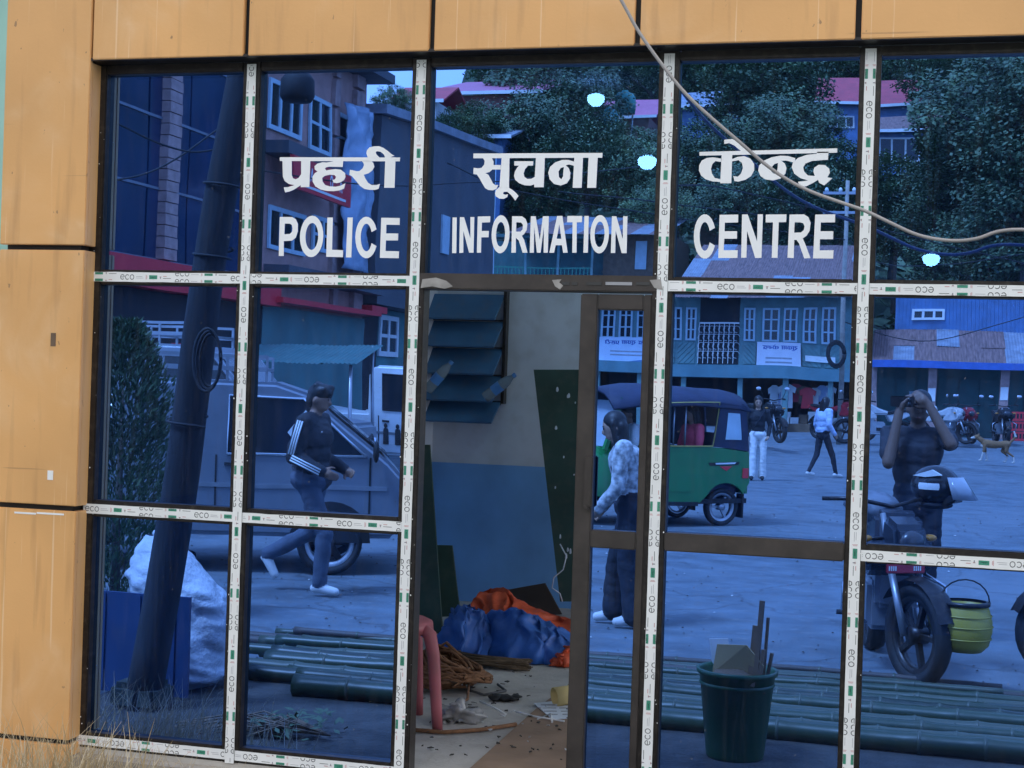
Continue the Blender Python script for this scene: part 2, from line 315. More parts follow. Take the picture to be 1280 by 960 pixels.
# column marks: small sticker, scratches
p = on(63, 594, FY); mb = MB(); mb.box(p.x-.012, p.x+.012, FY-.0015, FY+.001, p.z-.018, p.z+.018); bb(mb, 'sticker', M['tape'])
for (a, b) in (((18, 641), (45, 642)), ((46, 641), (80, 643)), ((62, 416), (73, 433))):
    pa, pb = on(*a, FY), on(*b, FY); mb = MB()
    mb.box(min(pa.x, pb.x), max(pa.x, pb.x), FY-.001, FY+.001, pb.z-.004, pb.z+.003) if abs(a[1]-b[1]) < 5 else mb.box(pa.x+.006, pb.x-.012, FY-.001, FY+.001, pb.z, pa.z)
    bb(mb, 'scuff_mark', M['tape'] if abs(a[1]-b[1]) < 5 else M['timber'])

FW = .036                                        # half width of a frame member
def member(name, x0, x1, z0, z1, m='frame', y0=-.032, y1=.04): 
    mb = MB(); mb.box(x0, x1, y0, y1, z0, z1); return bb(mb, name, M[m], bevel=.004)
member('jamb', XS[0]-.03, XS[0]+.028, ZB-.03, ZT-.01)
for x in XS[1:]: member('mullion', x-FW, x+FW, (ZB-.03 if x != XS[2] else FLOOR-.02), ZT-.01, y0=-.034)
bays = [(XS[i], XS[i+1]) for i in range(6)]
for i, (a, b) in enumerate(bays):
    a += FW if i else .028; b -= FW
    member('head_rail', a, b, ZT-.045, ZT-.01)
    if i == 2:
        member('door_header', a-.02, b+.02, Z1-.028, Z1+.030, 'brown', -.040, .05)
    else:
        member('transom', a, b, Z1-.03, Z1+.028)
        member('transom', a, b, Z2-.03, Z2+.034, 'brown' if i == 3 else 'frame', -.040 if i == 3 else -.032)
        member('sill_rail', a, b, ZB-.03, ZB+.03)
# door leaf, shut, right of the open doorway
xd0, xd1 = on(724, 500).x, XS[3]-FW
door = empty('door', (xd0, 0, FLOOR)); door.parent = booth; door.matrix_parent_inverse = Matrix.Translation((BX, 0, 0))
def dbox(name, x0, x1, z0, z1, y0=-.028, y1=.03):
    mb = MB(); mb.box(x0-xd0, x1-xd0, y0, y1, z0-FLOOR, z1-FLOOR); return mb.build(name, M['brown'], door, .004)
dtop = on(735, 368).z
dbox('stile', xd0, xd0+.062, FLOOR+.01, dtop); dbox('stile', xd1-.03, xd1, FLOOR+.01, dtop)
dbox('rail', xd0+.062, xd1-.03, dtop-.055, dtop); dbox('rail', xd0+.062, xd1-.03, Z2-.035, Z2+.028); dbox('rail', xd0+.062, xd1-.03, FLOOR+.01, FLOOR+.10)
p0, p1 = on(738, 570), on(738, 634); mb = MB(); mb.box(p0.x-xd0-.012, p0.x-xd0+.02, -.05, -.0285, p1.z-FLOOR, p0.z-FLOOR); mb.box(p0.x-xd0-.008, p0.x-xd0+.012, -.062, -.051, p1.z-FLOOR-.006, p1.z-FLOOR+.012); mb.build('door_pull', M['brown'], door, .004)
def pane(x0, x1, z0, z1, parent=None, off=(0, 0)):
    mb = MB(); mb.box(x0-off[0], x1-off[0], 0, .006, z0-off[1], z1-off[1])
    mb.mi = [1]*6; mb.mi[2] = 0                  # front face is the mirror coat
    o = mb.build('glass_pane', [GLASS, CLEAR], parent, 0) if parent else bb(mb, 'glass_pane', [GLASS, CLEAR])
    rr = random.Random(int(x0*977+z0*311)); tx, tz = rr.uniform(-.0009, .0009), rr.uniform(-.0009, .0009); cx_, cz_ = (x0+x1)/2-off[0], (z0+z1)/2-off[1]
    for v in o.data.vertices: v.co.y += (v.co.x-cx_)*tx+(v.co.z-cz_)*tz          # no pane sits quite true in its frame
    return o
top_pane = {}
for i, (a, b) in enumerate(bays):
    a += (FW if i else .028)-.006; b -= FW-.006
    top_pane[i] = pane(a, b, Z1+.024, ZT-.04)
    if i != 2: pane(a, b, Z2+.028, Z1-.026); pane(a, b, ZB+.026, Z2-.026)
pane(xd0+.058, xd1-.026, Z2+.024, dtop-.05, door, (xd0, FLOOR)); pane(xd0+.058, xd1-.026, FLOOR+.096, Z2-.031, door, (xd0, FLOOR))

# ---- protective tape with its printing
def ring(mb, cx, cy, r, t, a0, a1, T, mi, n=10):
    vs = []
    for k in range(n+1):
        a = a0+(a1-a0)*k/n
        for q in (r, r-t): vs.append(T(cx+q*math.cos(a), cy+q*math.sin(a)*1.12))
    mb.add(vs, [(2*k, 2*k+1, 2*k+3, 2*k+2) for k in range(n)], mi)
def rect(mb, x0, x1, y0, y1, T, mi): mb.add([T(x0, y0), T(x1, y0), T(x1, y1), T(x0, y1)], [(0, 1, 2, 3)], mi)
PRINT = [M['ink'], M['green_ink'], M['red_ink'], M['grey_ink'], M['tape']]
def tape(p0, p1, flip=False, yy=-.0375, wd=.037, seed=0, torn=None):
    rnd = random.Random(seed); p0, p1 = Vector((p0[0], 0, p0[1])), Vector((p1[0], 0, p1[1]))
    L = (p1-p0).length; ux = (p1-p0)/L; uy = Vector((-ux.z, 0, ux.x))
    n = max(4, int(L/.05)); mb = MB(); vs = []; tp = {}
    for k in range(n+1):
        d = L*k/n; e0 = .0015*noise.noise((k*.6, seed, 0)); e1 = .0018*noise.noise((k*.7, seed+9, 0))
        for y_, q in ((yy, -wd/2+e0), (yy, wd/2+e1), (yy+.0015, wd/2+e1), (yy+.0015, -wd/2+e0)):
            v = p0+ux*d+uy*q; vs.append((v.x, y_, v.z))
    fs = [(k*4+j, k*4+(j+1) % 4, k*4+4+(j+1) % 4, k*4+4+j) for k in range(n) for j in range(4)]+[(0, 1, 2, 3), tuple(n*4+j for j in (3, 2, 1, 0))]
    mb.add(vs, fs); t = bb(mb, 'protective_tape', M['tape'])
    pr = MB(); P = .232; off = rnd.random()*P; k = 0; d = -off
    while d < L:
        dbl = (k+seed) % 2
        for row in ((0,) if not dbl else (-1, 1)):
            sc = .62
            cy = row*wd*.42; lim = wd*.47
            def T(x, y, d=d, cy=cy):
                x = min(max(x+d, .004), L-.004); y = min(max(y+cy, -lim), lim)
                if flip: x, y = L-x, -y
                v = p0+ux*x+uy*y; return (v.x, yy-.0005, v.z)
            r = .0092
            def vis(a, b): return b+d > .006 and a+d < L-.006
            if vis(0, .06):
                ring(pr, .010, 0, r, .0022, .15*math.pi*0+.05, 2*math.pi-.75, T, 0); rect(pr, .0025, .0175, -.001, .001, T, 0)
                ring(pr, .031, 0, r, .0022, .75, 2*math.pi-.75, T, 0); ring(pr, .051, 0, r, .0022, 0, 2*math.pi, T, 0, 12)
            for q, (x0, x1, y0, y1, c) in enumerate(((.068, .095, .002, .0032, 3), (.068, .100, -.004, -.0028, 3), (.110, .1115, -.009, .009, 2), (.1135, .115, -.007, .007, 2), (.124, .158, -.007, .008, 1), (.130, .150, -.001, .001, 4),
                                 (.170, .1735, -.006, .003, 3), (.168, .176, .001, .003, 2), (.183, .198, .0035, .0055, 2), (.183, .216, -.0042, -.0026, 0))):
                if vis(x0, x1): rect(pr, x0, x1, y0, y1, T, c)
        d += P; k += 1
    o = pr.build('tape_print', PRINT, t)
    return t
for i, x in enumerate(XS[1:5]): tape((x, ZT-.02), (x, (FLOOR if i in (1, 2) else ZB+.0)-.03), flip=i % 2 == 0, seed=i, yy=-.0395)
def htape(i, z, seed, flip=False, yy=-.0360): 
    a, b = bays[i]; tape((a+(.0195 if i else -.012), z), (b-.0195, z), flip, yy, seed=seed)
htape(0, Z1, 11); htape(1, Z1, 12, True); htape(3, Z1-.004, 13); htape(4, Z1-.004, 14, True)
htape(0, Z2, 15); htape(1, Z2, 16); htape(4, Z2-.006, 17, True); htape(0, ZB, 18, True); htape(1, ZB, 19, True)
mb = MB()
for (x0, x1, c) in ((703, 712, 0), (715, 722, 0), (733, 752, 0), (757, 790, 3), (795, 812, 0)):
    a, b = on(x0, 352, -.041), on(x1, 356, -.041); mb.box(a.x, b.x, -.0425, -.0402, a.z-.012, a.z-.001, c)
tag(bb(mb, 'label_remnant', PRINT[:4]), kind='stuff')
for pts in (((528, 349), (545, 347), (558, 351), (566, 358), (556, 361), (540, 358), (526, 360)), ((690, 350), (702, 349), (699, 353), (704, 357), (700, 362), (694, 358)), ((812, 350), (826, 349), (828, 362), (818, 360))):
    q = [on(x, y, -.041) for x, y in pts]; mb = MB(); mb.prism([(v.x, v.z) for v in q], -.0418, -.0402, 'y'); bb(mb, 'torn_film', mat('dusty_film', (.30, .28, .26), .6, 0, .3, 20))
rn = random.Random(5); mb = MB()
for k in range(150):                               # mortar spatter on the dark frame
    x = rn.choice(XS[0:5])+rn.uniform(-.034, .034); z = rn.uniform(ZB, 2.7); a = rn.uniform(.0008, .0026)
    mb.ell((x, -.0345, z), (a, .0012, a*1.3), 6, 4)
tag(bb(mb, 'mortar_spatter', M['tape']), kind='stuff')

# ---- white vinyl lettering, traced as outlines
def ellp(cx, cy, rx, ry, sh=0, n=28): return [(cx+rx*math.cos(2*math.pi*k/n)-sh*ry*math.sin(2*math.pi*k/n), cy+ry*math.sin(2*math.pi*k/n)) for k in range(n)]
def cee(cx, cy, rx, ry, hx, hy, a0=.40, a1=.42, n=22):
    A = [-a0-(2*math.pi-a0-a1)*k/n for k in range(n+1)]
    return [(cx+rx*math.cos(a), cy+ry*math.sin(a)) for a in A]+[(cx+hx*math.cos(a), cy+hy*math.sin(a)) for a in reversed(A)]
W_PRAHARI = (340, 170, 7.529, [([(75, 200), (1208, 203), (1205, 239), (75, 236)],),
    ([(100, 235), (188, 235), (188, 370), (200, 397), (225, 408), (252, 395), (276, 360), (276, 235), (362, 235), (354, 481), (272, 482), (272, 463), (245, 482), (205, 507), (165, 523), (125, 532), (112, 483), (150, 482), (215, 463), (160, 452), (122, 425), (104, 385)],),
    ([(600, 235), (672, 235), (668, 292), (540, 290), (510, 296), (500, 310), (512, 325), (545, 318), (600, 312), (650, 318), (690, 350), (693, 385), (680, 415), (650, 435), (610, 445), (580, 438), (572, 415), (595, 408), (605, 385), (590, 368), (545, 365), (500, 375), (475, 395), (478, 430), (500, 460), (545, 475), (600, 478), (650, 468), (692, 445), (680, 495), (640, 512), (580, 520), (520, 518), (460, 505), (410, 475), (385, 430), (383, 385), (405, 350), (430, 335), (405, 315), (402, 285), (430, 260), (480, 248), (515, 250)],),
    ([(840, 235), (860, 250), (868, 275), (855, 305), (825, 330), (800, 332), (735, 318), (730, 365), (755, 380), (790, 420), (830, 470), (870, 498), (920, 508), (970, 508), (1005, 498), (1018, 450), (985, 462), (940, 462), (905, 440), (880, 400), (865, 365), (910, 352), (945, 325), (965, 290), (955, 255), (935, 235)],),
    ([(1068, 201), (1165, 201), (1155, 488), (1058, 488)],),
    ([(905, 207), (890, 165), (895, 135), (920, 108), (965, 97), (1010, 97), (1050, 112), (1090, 140), (1125, 170), (1155, 188), (1130, 195), (1110, 207), (1068, 207), (1055, 175), (1025, 150), (990, 143), (978, 152), (985, 175), (1005, 195), (1020, 207)],)])
W_SUCHANA = (580, 170, 6.737, [([(80, 148), (1168, 143), (1165, 183), (80, 188)],),
    ([(160, 185), (175, 210), (172, 240), (150, 268), (120, 273), (82, 268), (80, 320), (110, 325), (130, 355), (155, 400), (180, 440), (205, 455), (245, 458), (275, 445), (290, 412), (265, 415), (245, 400), (225, 360), (205, 325), (180, 313), (215, 305), (240, 283), (310, 283), (310, 245), (250, 245), (250, 215), (235, 185)],),
    ([(318, 185), (385, 185), (380, 434), (300, 434)],),
    ([(300, 430), (375, 433), (410, 455), (440, 480), (460, 505), (432, 545), (415, 520), (395, 495), (365, 470), (335, 472), (330, 488), (350, 495), (372, 490), (365, 515), (335, 530), (300, 528), (270, 510), (262, 485), (270, 455)],),
    ([(425, 213), (585, 213), (582, 250), (540, 250), (515, 280), (503, 315), (510, 345), (535, 362), (570, 360), (597, 345), (607, 182), (682, 182), (672, 432), (592, 432), (592, 408), (560, 418), (510, 415), (465, 398), (432, 370), (422, 335), (430, 300), (450, 265), (465, 250), (425, 250)],),
    ([(930, 182), (1003, 182), (992, 437), (916, 437)],),
    ([(934, 218), (880, 202), (830, 202), (770, 222), (725, 262), (710, 310), (722, 365), (760, 405), (815, 417), (865, 400), (893, 360), (897, 310), (882, 270), (858, 248), (885, 240), (930, 252)], [(843, 262), (815, 270), (797, 300), (800, 345), (820, 365), (835, 340), (838, 295)]),
    ([(1050, 181), (1127, 181), (1113, 437), (1038, 437)],)])
W_KENDRA = (860, 160, 6.4, [([(92, 192), (1195, 163), (1193, 198), (92, 222)],),
    ([(290, 95), (355, 88), (400, 110), (450, 150), (500, 184), (430, 188), (400, 165), (370, 140), (330, 122), (290, 128)],),
    ([(270, 214), (355, 211), (347, 442), (258, 443)],),
    ([(265, 272), (220, 265), (195, 290), (185, 325), (192, 365), (215, 400), (265, 412), (262, 432), (200, 428), (140, 410), (105, 380), (88, 340), (90, 300), (110, 262), (150, 240), (200, 235), (265, 245)],),
    ([(352, 250), (395, 232), (450, 225), (500, 245), (530, 290), (530, 340), (505, 385), (460, 415), (400, 430), (372, 425), (362, 385), (400, 390), (425, 365), (440, 320), (432, 280), (405, 258), (352, 268)],),
    ([(860, 242), (800, 225), (740, 222), (670, 235), (610, 260), (570, 300), (562, 340), (580, 385), (620, 412), (680, 420), (740, 405), (780, 365), (788, 320), (775, 285), (745, 262), (790, 262), (850, 278)], [(720, 280), (690, 290), (665, 320), (668, 350), (690, 368), (712, 350), (718, 315)]),
    ([(1035, 190), (1125, 190), (1120, 255), (1060, 258), (990, 265), (940, 285), (922, 315), (930, 350), (960, 380), (1015, 385), (1003, 350), (1010, 318), (1045, 295), (1095, 297), (1130, 325), (1135, 360), (1115, 395), (1155, 402), (1090, 460), (1050, 440), (1040, 415), (1000, 440), (950, 465), (900, 475), (880, 430), (930, 425), (960, 420), (900, 402), (850, 365), (830, 315), (840, 275), (880, 240), (950, 215), (1030, 207)],)])
W_POLICE = (340, 260, 7.529, [([(75, 85), (190, 85), (225, 105), (245, 150), (245, 220), (225, 280), (190, 308), (113, 312), (112, 452), (65, 452)], [(122, 147), (118, 247), (170, 245), (190, 225), (195, 190), (188, 160), (168, 148)]),
    (ellp(375, 268, 110, 195, .03), ellp(377, 268, 60, 127, .03)), ([(523, 90), (575, 90), (568, 393), (672, 398), (670, 463), (512, 460)],), ([(713, 90), (762, 90), (748, 465), (697, 465)],),
    (cee(890, 278, 104, 196, 53, 130),), ([(1030, 92), (1205, 95), (1203, 160), (1078, 158), (1076, 240), (1190, 240), (1188, 306), (1074, 306), (1070, 405), (1198, 408), (1195, 473), (1017, 470)],)])
W_INFO = (555, 255, 5.333, [([(58, 90), (86, 90), (83, 328), (55, 328)],), ([(107, 88), (135, 88), (177, 230), (177, 87), (203, 87), (198, 325), (168, 325), (130, 180), (130, 325), (103, 327)],),
    ([(226, 84), (310, 82), (308, 122), (254, 124), (252, 180), (300, 180), (298, 222), (250, 222), (248, 325), (220, 325)],), (ellp(378, 202, 60, 127, .03), ellp(378, 202, 30, 82, .03)),
    ([(455, 82), (520, 82), (545, 100), (557, 135), (552, 175), (535, 200), (520, 212), (535, 240), (558, 325), (525, 325), (500, 245), (480, 225), (480, 325), (450, 325)], [(483, 122), (482, 185), (510, 185), (525, 170), (527, 140), (515, 124)]),
    ([(580, 82), (612, 82), (640, 240), (660, 82), (700, 82), (693, 325), (665, 325), (667, 150), (645, 325), (620, 325), (602, 150), (600, 325), (572, 325)],),
    ([(755, 80), (790, 80), (825, 325), (795, 325), (787, 275), (745, 275), (735, 325), (703, 325)], [(770, 135), (752, 232), (783, 232)]), ([(823, 80), (922, 80), (920, 122), (886, 122), (884, 325), (856, 325), (858, 122), (822, 122)],),
    ([(937, 80), (966, 80), (960, 325), (930, 325)],), (ellp(1038, 202, 62, 128, .03), ellp(1038, 202, 33, 85, .03)), ([(1120, 82), (1150, 82), (1192, 235), (1195, 82), (1224, 82), (1218, 328), (1185, 328), (1145, 175), (1142, 327), (1113, 327)],)])
W_CENTRE = (855, 255, 6.4, [(cee(167, 260, 88, 178, 42, 115),), ([(285, 87), (435, 85), (433, 148), (327, 150), (325, 218), (425, 218), (424, 278), (322, 278), (318, 370), (430, 370), (428, 432), (275, 432)],),
    ([(465, 85), (510, 83), (585, 300), (590, 83), (632, 83), (620, 432), (570, 432), (505, 215), (500, 430), (458, 430)],), ([(655, 85), (820, 83), (818, 145), (758, 146), (748, 432), (702, 430), (712, 147), (653, 148)],),
    ([(845, 85), (960, 83), (995, 105), (1013, 150), (1005, 215), (980, 255), (950, 275), (970, 320), (1012, 433), (962, 435), (920, 315), (900, 288), (882, 288), (878, 433), (828, 430)], [(885, 147), (882, 230), (935, 228), (958, 210), (965, 180), (955, 155), (930, 147)]),
    ([(1050, 85), (1210, 83), (1208, 147), (1095, 148), (1092, 218), (1195, 218), (1193, 282), (1088, 282), (1085, 372), (1197, 370), (1194, 437), (1033, 435)],)])
def glyph_mesh(mb, polys, T, y0, dy):
    for k, pl in enumerate(polys):
        flat = [p for r in pl for p in r]; tr = tessellate_polygon([[Vector((p[0], p[1], 0)) for p in r] for r in pl])
        mb.add([T(p, y0-dy*(k % 3)) for p in flat], [tuple(t) for t in tr])
def word(wd, i):
    ox, oy, sc, polys = wd; mb = MB()
    def T(p, y): q = on(ox+p[0]/sc, oy+p[1]/sc, 0); return (q.x, y, q.z)
    glyph_mesh(mb, polys, T, -.0018, .0002)
    o = mb.build('lettering', M['vinyl'], top_pane[i]); return o
for wd, i in ((W_PRAHARI, 1), (W_POLICE, 1), (W_SUCHANA, 2), (W_INFO, 2), (W_KENDRA, 3), (W_CENTRE, 3)): word(wd, i)

# ------------------------------------------------------------------ the room behind the glass
RX0, RX1, RY, RZ = XS[0]-.02, 1.9, 4.4, 3.25
structure('room_floor', MB().box(RX0-.1, RX1+.1, -.03, RY+.1, .10, FLOOR), mat('dusty_concrete_floor', (.44, .41, .37), .85, 0, .22, 3, .25, 50, dirt=.3))
zd = on(600, 580, RY).z
wb = structure('wall_back', MB().box(RX0, RX1, RY, RY+.12, FLOOR, RZ), M['upper'])
MB().box(RX0+.003, RX1-.003, RY-.004, RY-.001, FLOOR, zd).build('painted_dado', M['dado'], wb)
wl = structure('wall_left', MB().box(RX0-.12, RX0, .05, RY+.12, FLOOR, RZ), M['upper'])
MB().box(RX0+.001, RX0+.004, .055, RY-.006, FLOOR, zd).build('painted_dado', M['dado'], wl)
wr = structure('wall_right', MB().box(RX1, RX1+.12, .05, .5, FLOOR, RZ).box(RX1, RX1+.12, 4.1, RY+.12, FLOOR, RZ), M['upper'])   # unseen side, middle left open, added to let more daylight into the room
structure('ceiling', MB().box(RX0-.12, RX1+.12, .31, RY+.12, RZ, RZ+.12), M['upper'])

# ------------------------------------------------------------------ things in the room
def lerp(a, b, t): return a+(b-a)*t
# louvred rack on the back wall
ry = RY-.06
rk = empty('wall_rack', (on(528, 520, ry).x, ry, on(580, 530, ry).z), 0, 'blue louvred wall rack with five tilted boards on the room back wall', 'rack')
K = rk.location
rx0, rx1 = on(470, 450, ry).x-K.x, on(628, 450, ry).x-K.x
zs = [on(600, y, ry).z-K.z for y in (368, 402, 436, 469, 500)]
bl = mat('dusty_blue_board', (.05, .15, .30), .55, 0, .2, 4, dirt=.25)
for k, z in enumerate(zs):
    h = .165 if k < 4 else .14
    MB().add([(rx0, .0, z), (rx1, .0, z), (rx1-.02, -.16, z-h), (rx0, -.16, z-h), (rx0, .012, z-.01), (rx1, .012, z-.01), (rx1-.02, -.148, z-h-.012), (rx0, -.148, z-h-.012)],
             [(0, 1, 2, 3), (7, 6, 5, 4), (0, 4, 5, 1), (1, 5, 6, 2), (2, 6, 7, 3), (3, 7, 4, 0)]).build('louvre_board', bl, rk)
    MB().box(rx0, rx1, -.012, -.001, z-.178 if k < 4 else z-.03, (z-.168 if k < 4 else z-.018)).build('ledge', M['frame'], rk)
for x in (rx1, rx0-.02, (rx0+rx1)/2-.3): MB().box(x+.001, x+.022, -.02, .05, zs[-1]-.02, zs[0]+.03).build('post', M['frame'], rk)
# bottles lying on the rack
def bottle(px, py, lab, tilt):
    p = on(px, py, ry-.30); o = empty('plastic_bottle', p, 0, lab, 'bottle', 'bottles on the rack'); o.rotation_euler = (0, R(tilt), 0)
    pet = mat('clear_plastic', (.16, .22, .28), .15, 0, .1); lb = mat('blue_label', (.06, .22, .55), .4)
    MB().lathe([(0, 0), (.034, .002), (.036, .02), (.036, .15), (.03, .19), (.014, .225), (.013, .24)], 12).build('bottle_body', pet, o)
    MB().lathe([(.0368, .07), (.0368, .135)], 12).build('bottle_label', lb, o); MB().lathe([(.0155, .232), (.0155, .252), (0, .253)], 10).build('bottle_cap', lb, o)
bottle(606, 497, 'blue labelled plastic bottle sticking out right of the wall rack', 52); bottle(534, 488, 'clear bottle lying at the left end of the wall rack', 40)
# green sheets leaning on the walls
def sheet(px, label, y0, y1, m, t=.018, z0=FLOOR+.005):
    o = empty('painted_board', on(px[0][0], px[0][1], y0), 0, label, 'board'); b = o.location; vs = []
    for (x, y), yy in zip(px, (y1, y1, y0, y0)): vs.append(on(x, y, yy)-b)
    bk = [v+Vector((0, t, 0)) for v in vs]
    MB().add(vs+bk, [(0, 1, 2, 3), (7, 6, 5, 4), (0, 4, 5, 1), (1, 5, 6, 2), (2, 6, 7, 3), (3, 7, 4, 0)]).build('board_sheet', m, o)
    return o
gb = mat('dark_green_board', (.022, .055, .045), .6, 0, .25, 4, dirt=.2); db = mat('dark_brown_board', (.05, .035, .028), .8, 0, .3, 4)
o = sheet([(667, 462), (760, 462), (770, 752), (700, 752)], 'tall dark green board leaning on the back wall beside the door leaf', 3.6, 3.95, gb)
rn = random.Random(3); mb = MB(); b0 = o.location
for k in range(13):
    px, py = rn.uniform(685, 724), rn.uniform(480, 720); px = max(px, 672+.13*(py-462)); q = on(px, py, lerp(3.95, 3.6, (py-462)/290))-b0; a = rn.uniform(.004, .009)
    mb.ell((q.x, q.y-.003, q.z), (a, .002, a*rn.uniform(1, 4)), 6, 4)
tag(mb.build('paint_drips', M['upper'], o), kind='stuff')
sheet([(440, 554), (537, 556), (553, 792), (430, 792)], 'narrow green board leaning left of the doorway behind the mullion', 2.9, 3.2, gb)
sheet([(530, 681), (565, 682), (575, 770), (530, 772)], 'short dark green board beside the heap of tarpaulin', 3.2, 3.4, gb)
sheet([(630, 738), (681, 729), (702, 768), (632, 772)], 'small brown board standing behind the tarpaulin', 3.95, 4.1, db)
# thin cable hanging on the board
tag(MB().tube([on(x, y, 3.5) for x, y in ((700, 680), (708, 695), (704, 712), (692, 722), (690, 735), (700, 742), (703, 752))], .004, 6).build('hanging_cable', M['upper']), 'thin pale cable hanging down the green board in the room', 'cable')
# crumpled tarpaulins: a folded cloth surface lying over a heap
def tarp(name, label, pxs, depth, m, seed, hz):
    # outline strip in the picture: list of (px, py_top, py_bottom) gives length and rise of the heap
    rnd = random.Random(seed); n, k = 46, 22; pts = []
    for i in range(n+1):
        t = i/n; q = t*(len(pxs)-1); a = pxs[int(min(q, len(pxs)-2))]; b = pxs[int(min(q, len(pxs)-2))+1]; f = q-int(min(q, len(pxs)-2))
        px, pt, pb = (lerp(a[j], b[j], f) for j in range(3))
        base = flo(px, pb); top = on(px, pt, base.y+depth*.5); hgt = max(.03, top.z-FLOOR)
        for j in range(k+1):
            w = j/k; prof = math.sin(math.pi*min(w*1.05, 1))**.7
            y = base.y+depth*w; z = FLOOR+.006+hgt*prof
            nn = noise.noise((t*5+seed, w*2.2, 0)); n2 = abs(noise.noise((t*11+w*3+seed, w*5-t*4, 2))); n3 = abs(noise.noise((t*24-w*8, w*12, seed)))
            fo = noise.noise((t*7+w*3.5+seed, seed*3.1, w*1.2)); cr = .30-abs(noise.noise((t*8+w*5+seed, w*3-t*5, seed))); c2 = .25-abs(noise.noise((t*17-w*6, w*7+t*6, seed+3))); z += prof*hgt*(.20*nn+.12*fo)+prof*(.09*cr+.035*c2)*min(1, hgt*5); y -= .09*cr*prof; y += .07*nn+.03*noise.noise((t*14, w*9, seed)); x = base.x+(.05*noise.noise((t*6, w*6, seed+4)))
            pts.append((x, y, max(FLOOR+.004, z)))
    fs = [(i*(k+1)+j, i*(k+1)+j+1, (i+1)*(k+1)+j+1, (i+1)*(k+1)+j) for i in range(n) for j in range(k)]
    mb = MB(); mb.add(pts, fs, 0, True); o = mb.build(name, m)
    md = o.modifiers.new('thick', 'SOLIDIFY'); md.thickness = .006
    return tag(o, label, 'tarpaulin')
tb = mat('blue_tarpaulin', (.03, .12, .42), .5, 0, .2, 5, .25, 14); to = mat('orange_tarpaulin', (.62, .09, .03), .55, 0, .2, 5, .25, 14)
tarp('tarpaulin', 'crumpled orange tarpaulin at the back of the heap in the doorway', [(566, 765, 790), (585, 744, 792), (615, 742, 795), (640, 760, 800), (690, 772, 800), (730, 778, 805)], .55, to, 1, .2)
tarp('tarpaulin', 'bundled blue tarpaulin at the left end of the heap on the room floor', [(541, 785, 815), (552, 762, 822), (575, 760, 826), (592, 770, 824), (606, 800, 826)], .4, tb, 2, .2)
tarp('tarpaulin', 'long folded blue tarpaulin lying across the middle of the heap', [(590, 775, 815), (608, 764, 824), (640, 768, 830), (668, 782, 832), (692, 790, 832), (725, 808, 832)], .42, tb, 5, .2)
tarp('tarpaulin', 'orange tarpaulin end lying at the right front of the heap', [(688, 825, 834), (700, 812, 835), (715, 808, 834), (735, 812, 832)], .25, to, 8, .1)
# broom bundle
a, b = flo(556, 828), flo(650, 838); o = empty('stick_broom', a, 0, 'bundle of thin brown broom sticks lying before the tarpaulin', 'broom'); mb = MB(); rn = random.Random(4)
for k in range(70):
    off = Vector((rn.uniform(-.05, .05), rn.uniform(-.12, .03), rn.uniform(.01, .07))); off2 = Vector((rn.uniform(-.02, .06), rn.uniform(-.06, .06), rn.uniform(.008, .055)))
    mb.tube([off, (b-a)+off2], .004, 5)
tag(mb.build('broom_sticks', mat('brown_straw', (.11, .075, .045), .9, 0, .4, 20), o), kind='stuff')
MB().tube([(b-a)*.15+Vector((0, -.12, .03)), (b-a)*.15+Vector((0, .06, .05))], .012, 6).build('binding', M['timber'], o)
# pink plastic stool: one leg stands in the doorway
pk = mat('faded_pink_plastic', (.38, .10, .115), .5, 0, .15, 5, dirt=.25)
lg = flo(546, 916); st = empty('plastic_stool', lg+Vector((-.235, .06, 0)), R(32), 'dusty pink plastic stool standing behind the left doorway mullion', 'stool')
sh = .455
MB().lathe([(0, sh), (.15, sh), (.175, sh-.012), (.18, sh-.05), (.17, sh-.05), (.165, sh-.016), (0, sh-.016)], 24).build('seat', pk, st)
for sx, sy in ((1, -1), (-1, -1), (1, 1), (-1, 1)):
    MB().tube([(sx*.105, sy*.105, sh-.03), (sx*.135, sy*.135, sh-.055), (sx*.15, sy*.15, sh-.14), (sx*.165, sy*.165, .1), (sx*.172, sy*.172, 0)], [.028, .03, .027, .024, .022], 10).build('leg', pk, st)
# coir rope heap
c0 = flo(545, 880)+Vector((-.06, .32, 0)); mb = MB(); rn = random.Random(9); pts = []
for k in range(520):
    a = k*.37+rn.uniform(-.3, .3); r = .05+.14*abs(math.sin(k*.113))+rn.uniform(-.02, .02); hh = .02+.24*abs(math.sin(k*.071+.4))*(1-r/.24)+rn.uniform(0, .015)
    pts.append((c0.x+r*math.cos(a)*1.15, c0.y+r*math.sin(a)*.8, FLOOR+hh))
coir = mat('brown_coir_rope', (.20, .095, .045), .95, 0, .35, 40)
mb.tube(pts, .0085, 5); tag(mb.build('coir_rope', coir), 'tangled heap of brown coir rope behind the pink stool', 'rope')
tag(MB().tube([flo(x, y)+Vector((0, 0, .012)) for x, y in ((515, 916), (555, 919), (600, 916), (645, 909))], .009, 7).build('rope_length', coir), 'short straight length of brown rope on the doorway floor', 'rope')
tag(MB().tube([flo(x, y)+Vector((0, 0, .01)) for x, y in ((580, 848), (600, 846), (607, 852), (590, 858), (588, 866), (605, 871), (632, 866), (622, 858))], .006, 6).build('curled_string', M['greywall']), 'thin grey string curled on the room floor', 'string')
tag(MB().tube([flo(x, y)+Vector((0, 0, h)) for x, y, h in ((560, 838, .12), (574, 850, .10), (586, 868, .05), (584, 880, .02), (570, 884, .02))], .006, 6).build('rope_loop', coir), 'loose loop of coir rope beside the stool leg', 'rope')
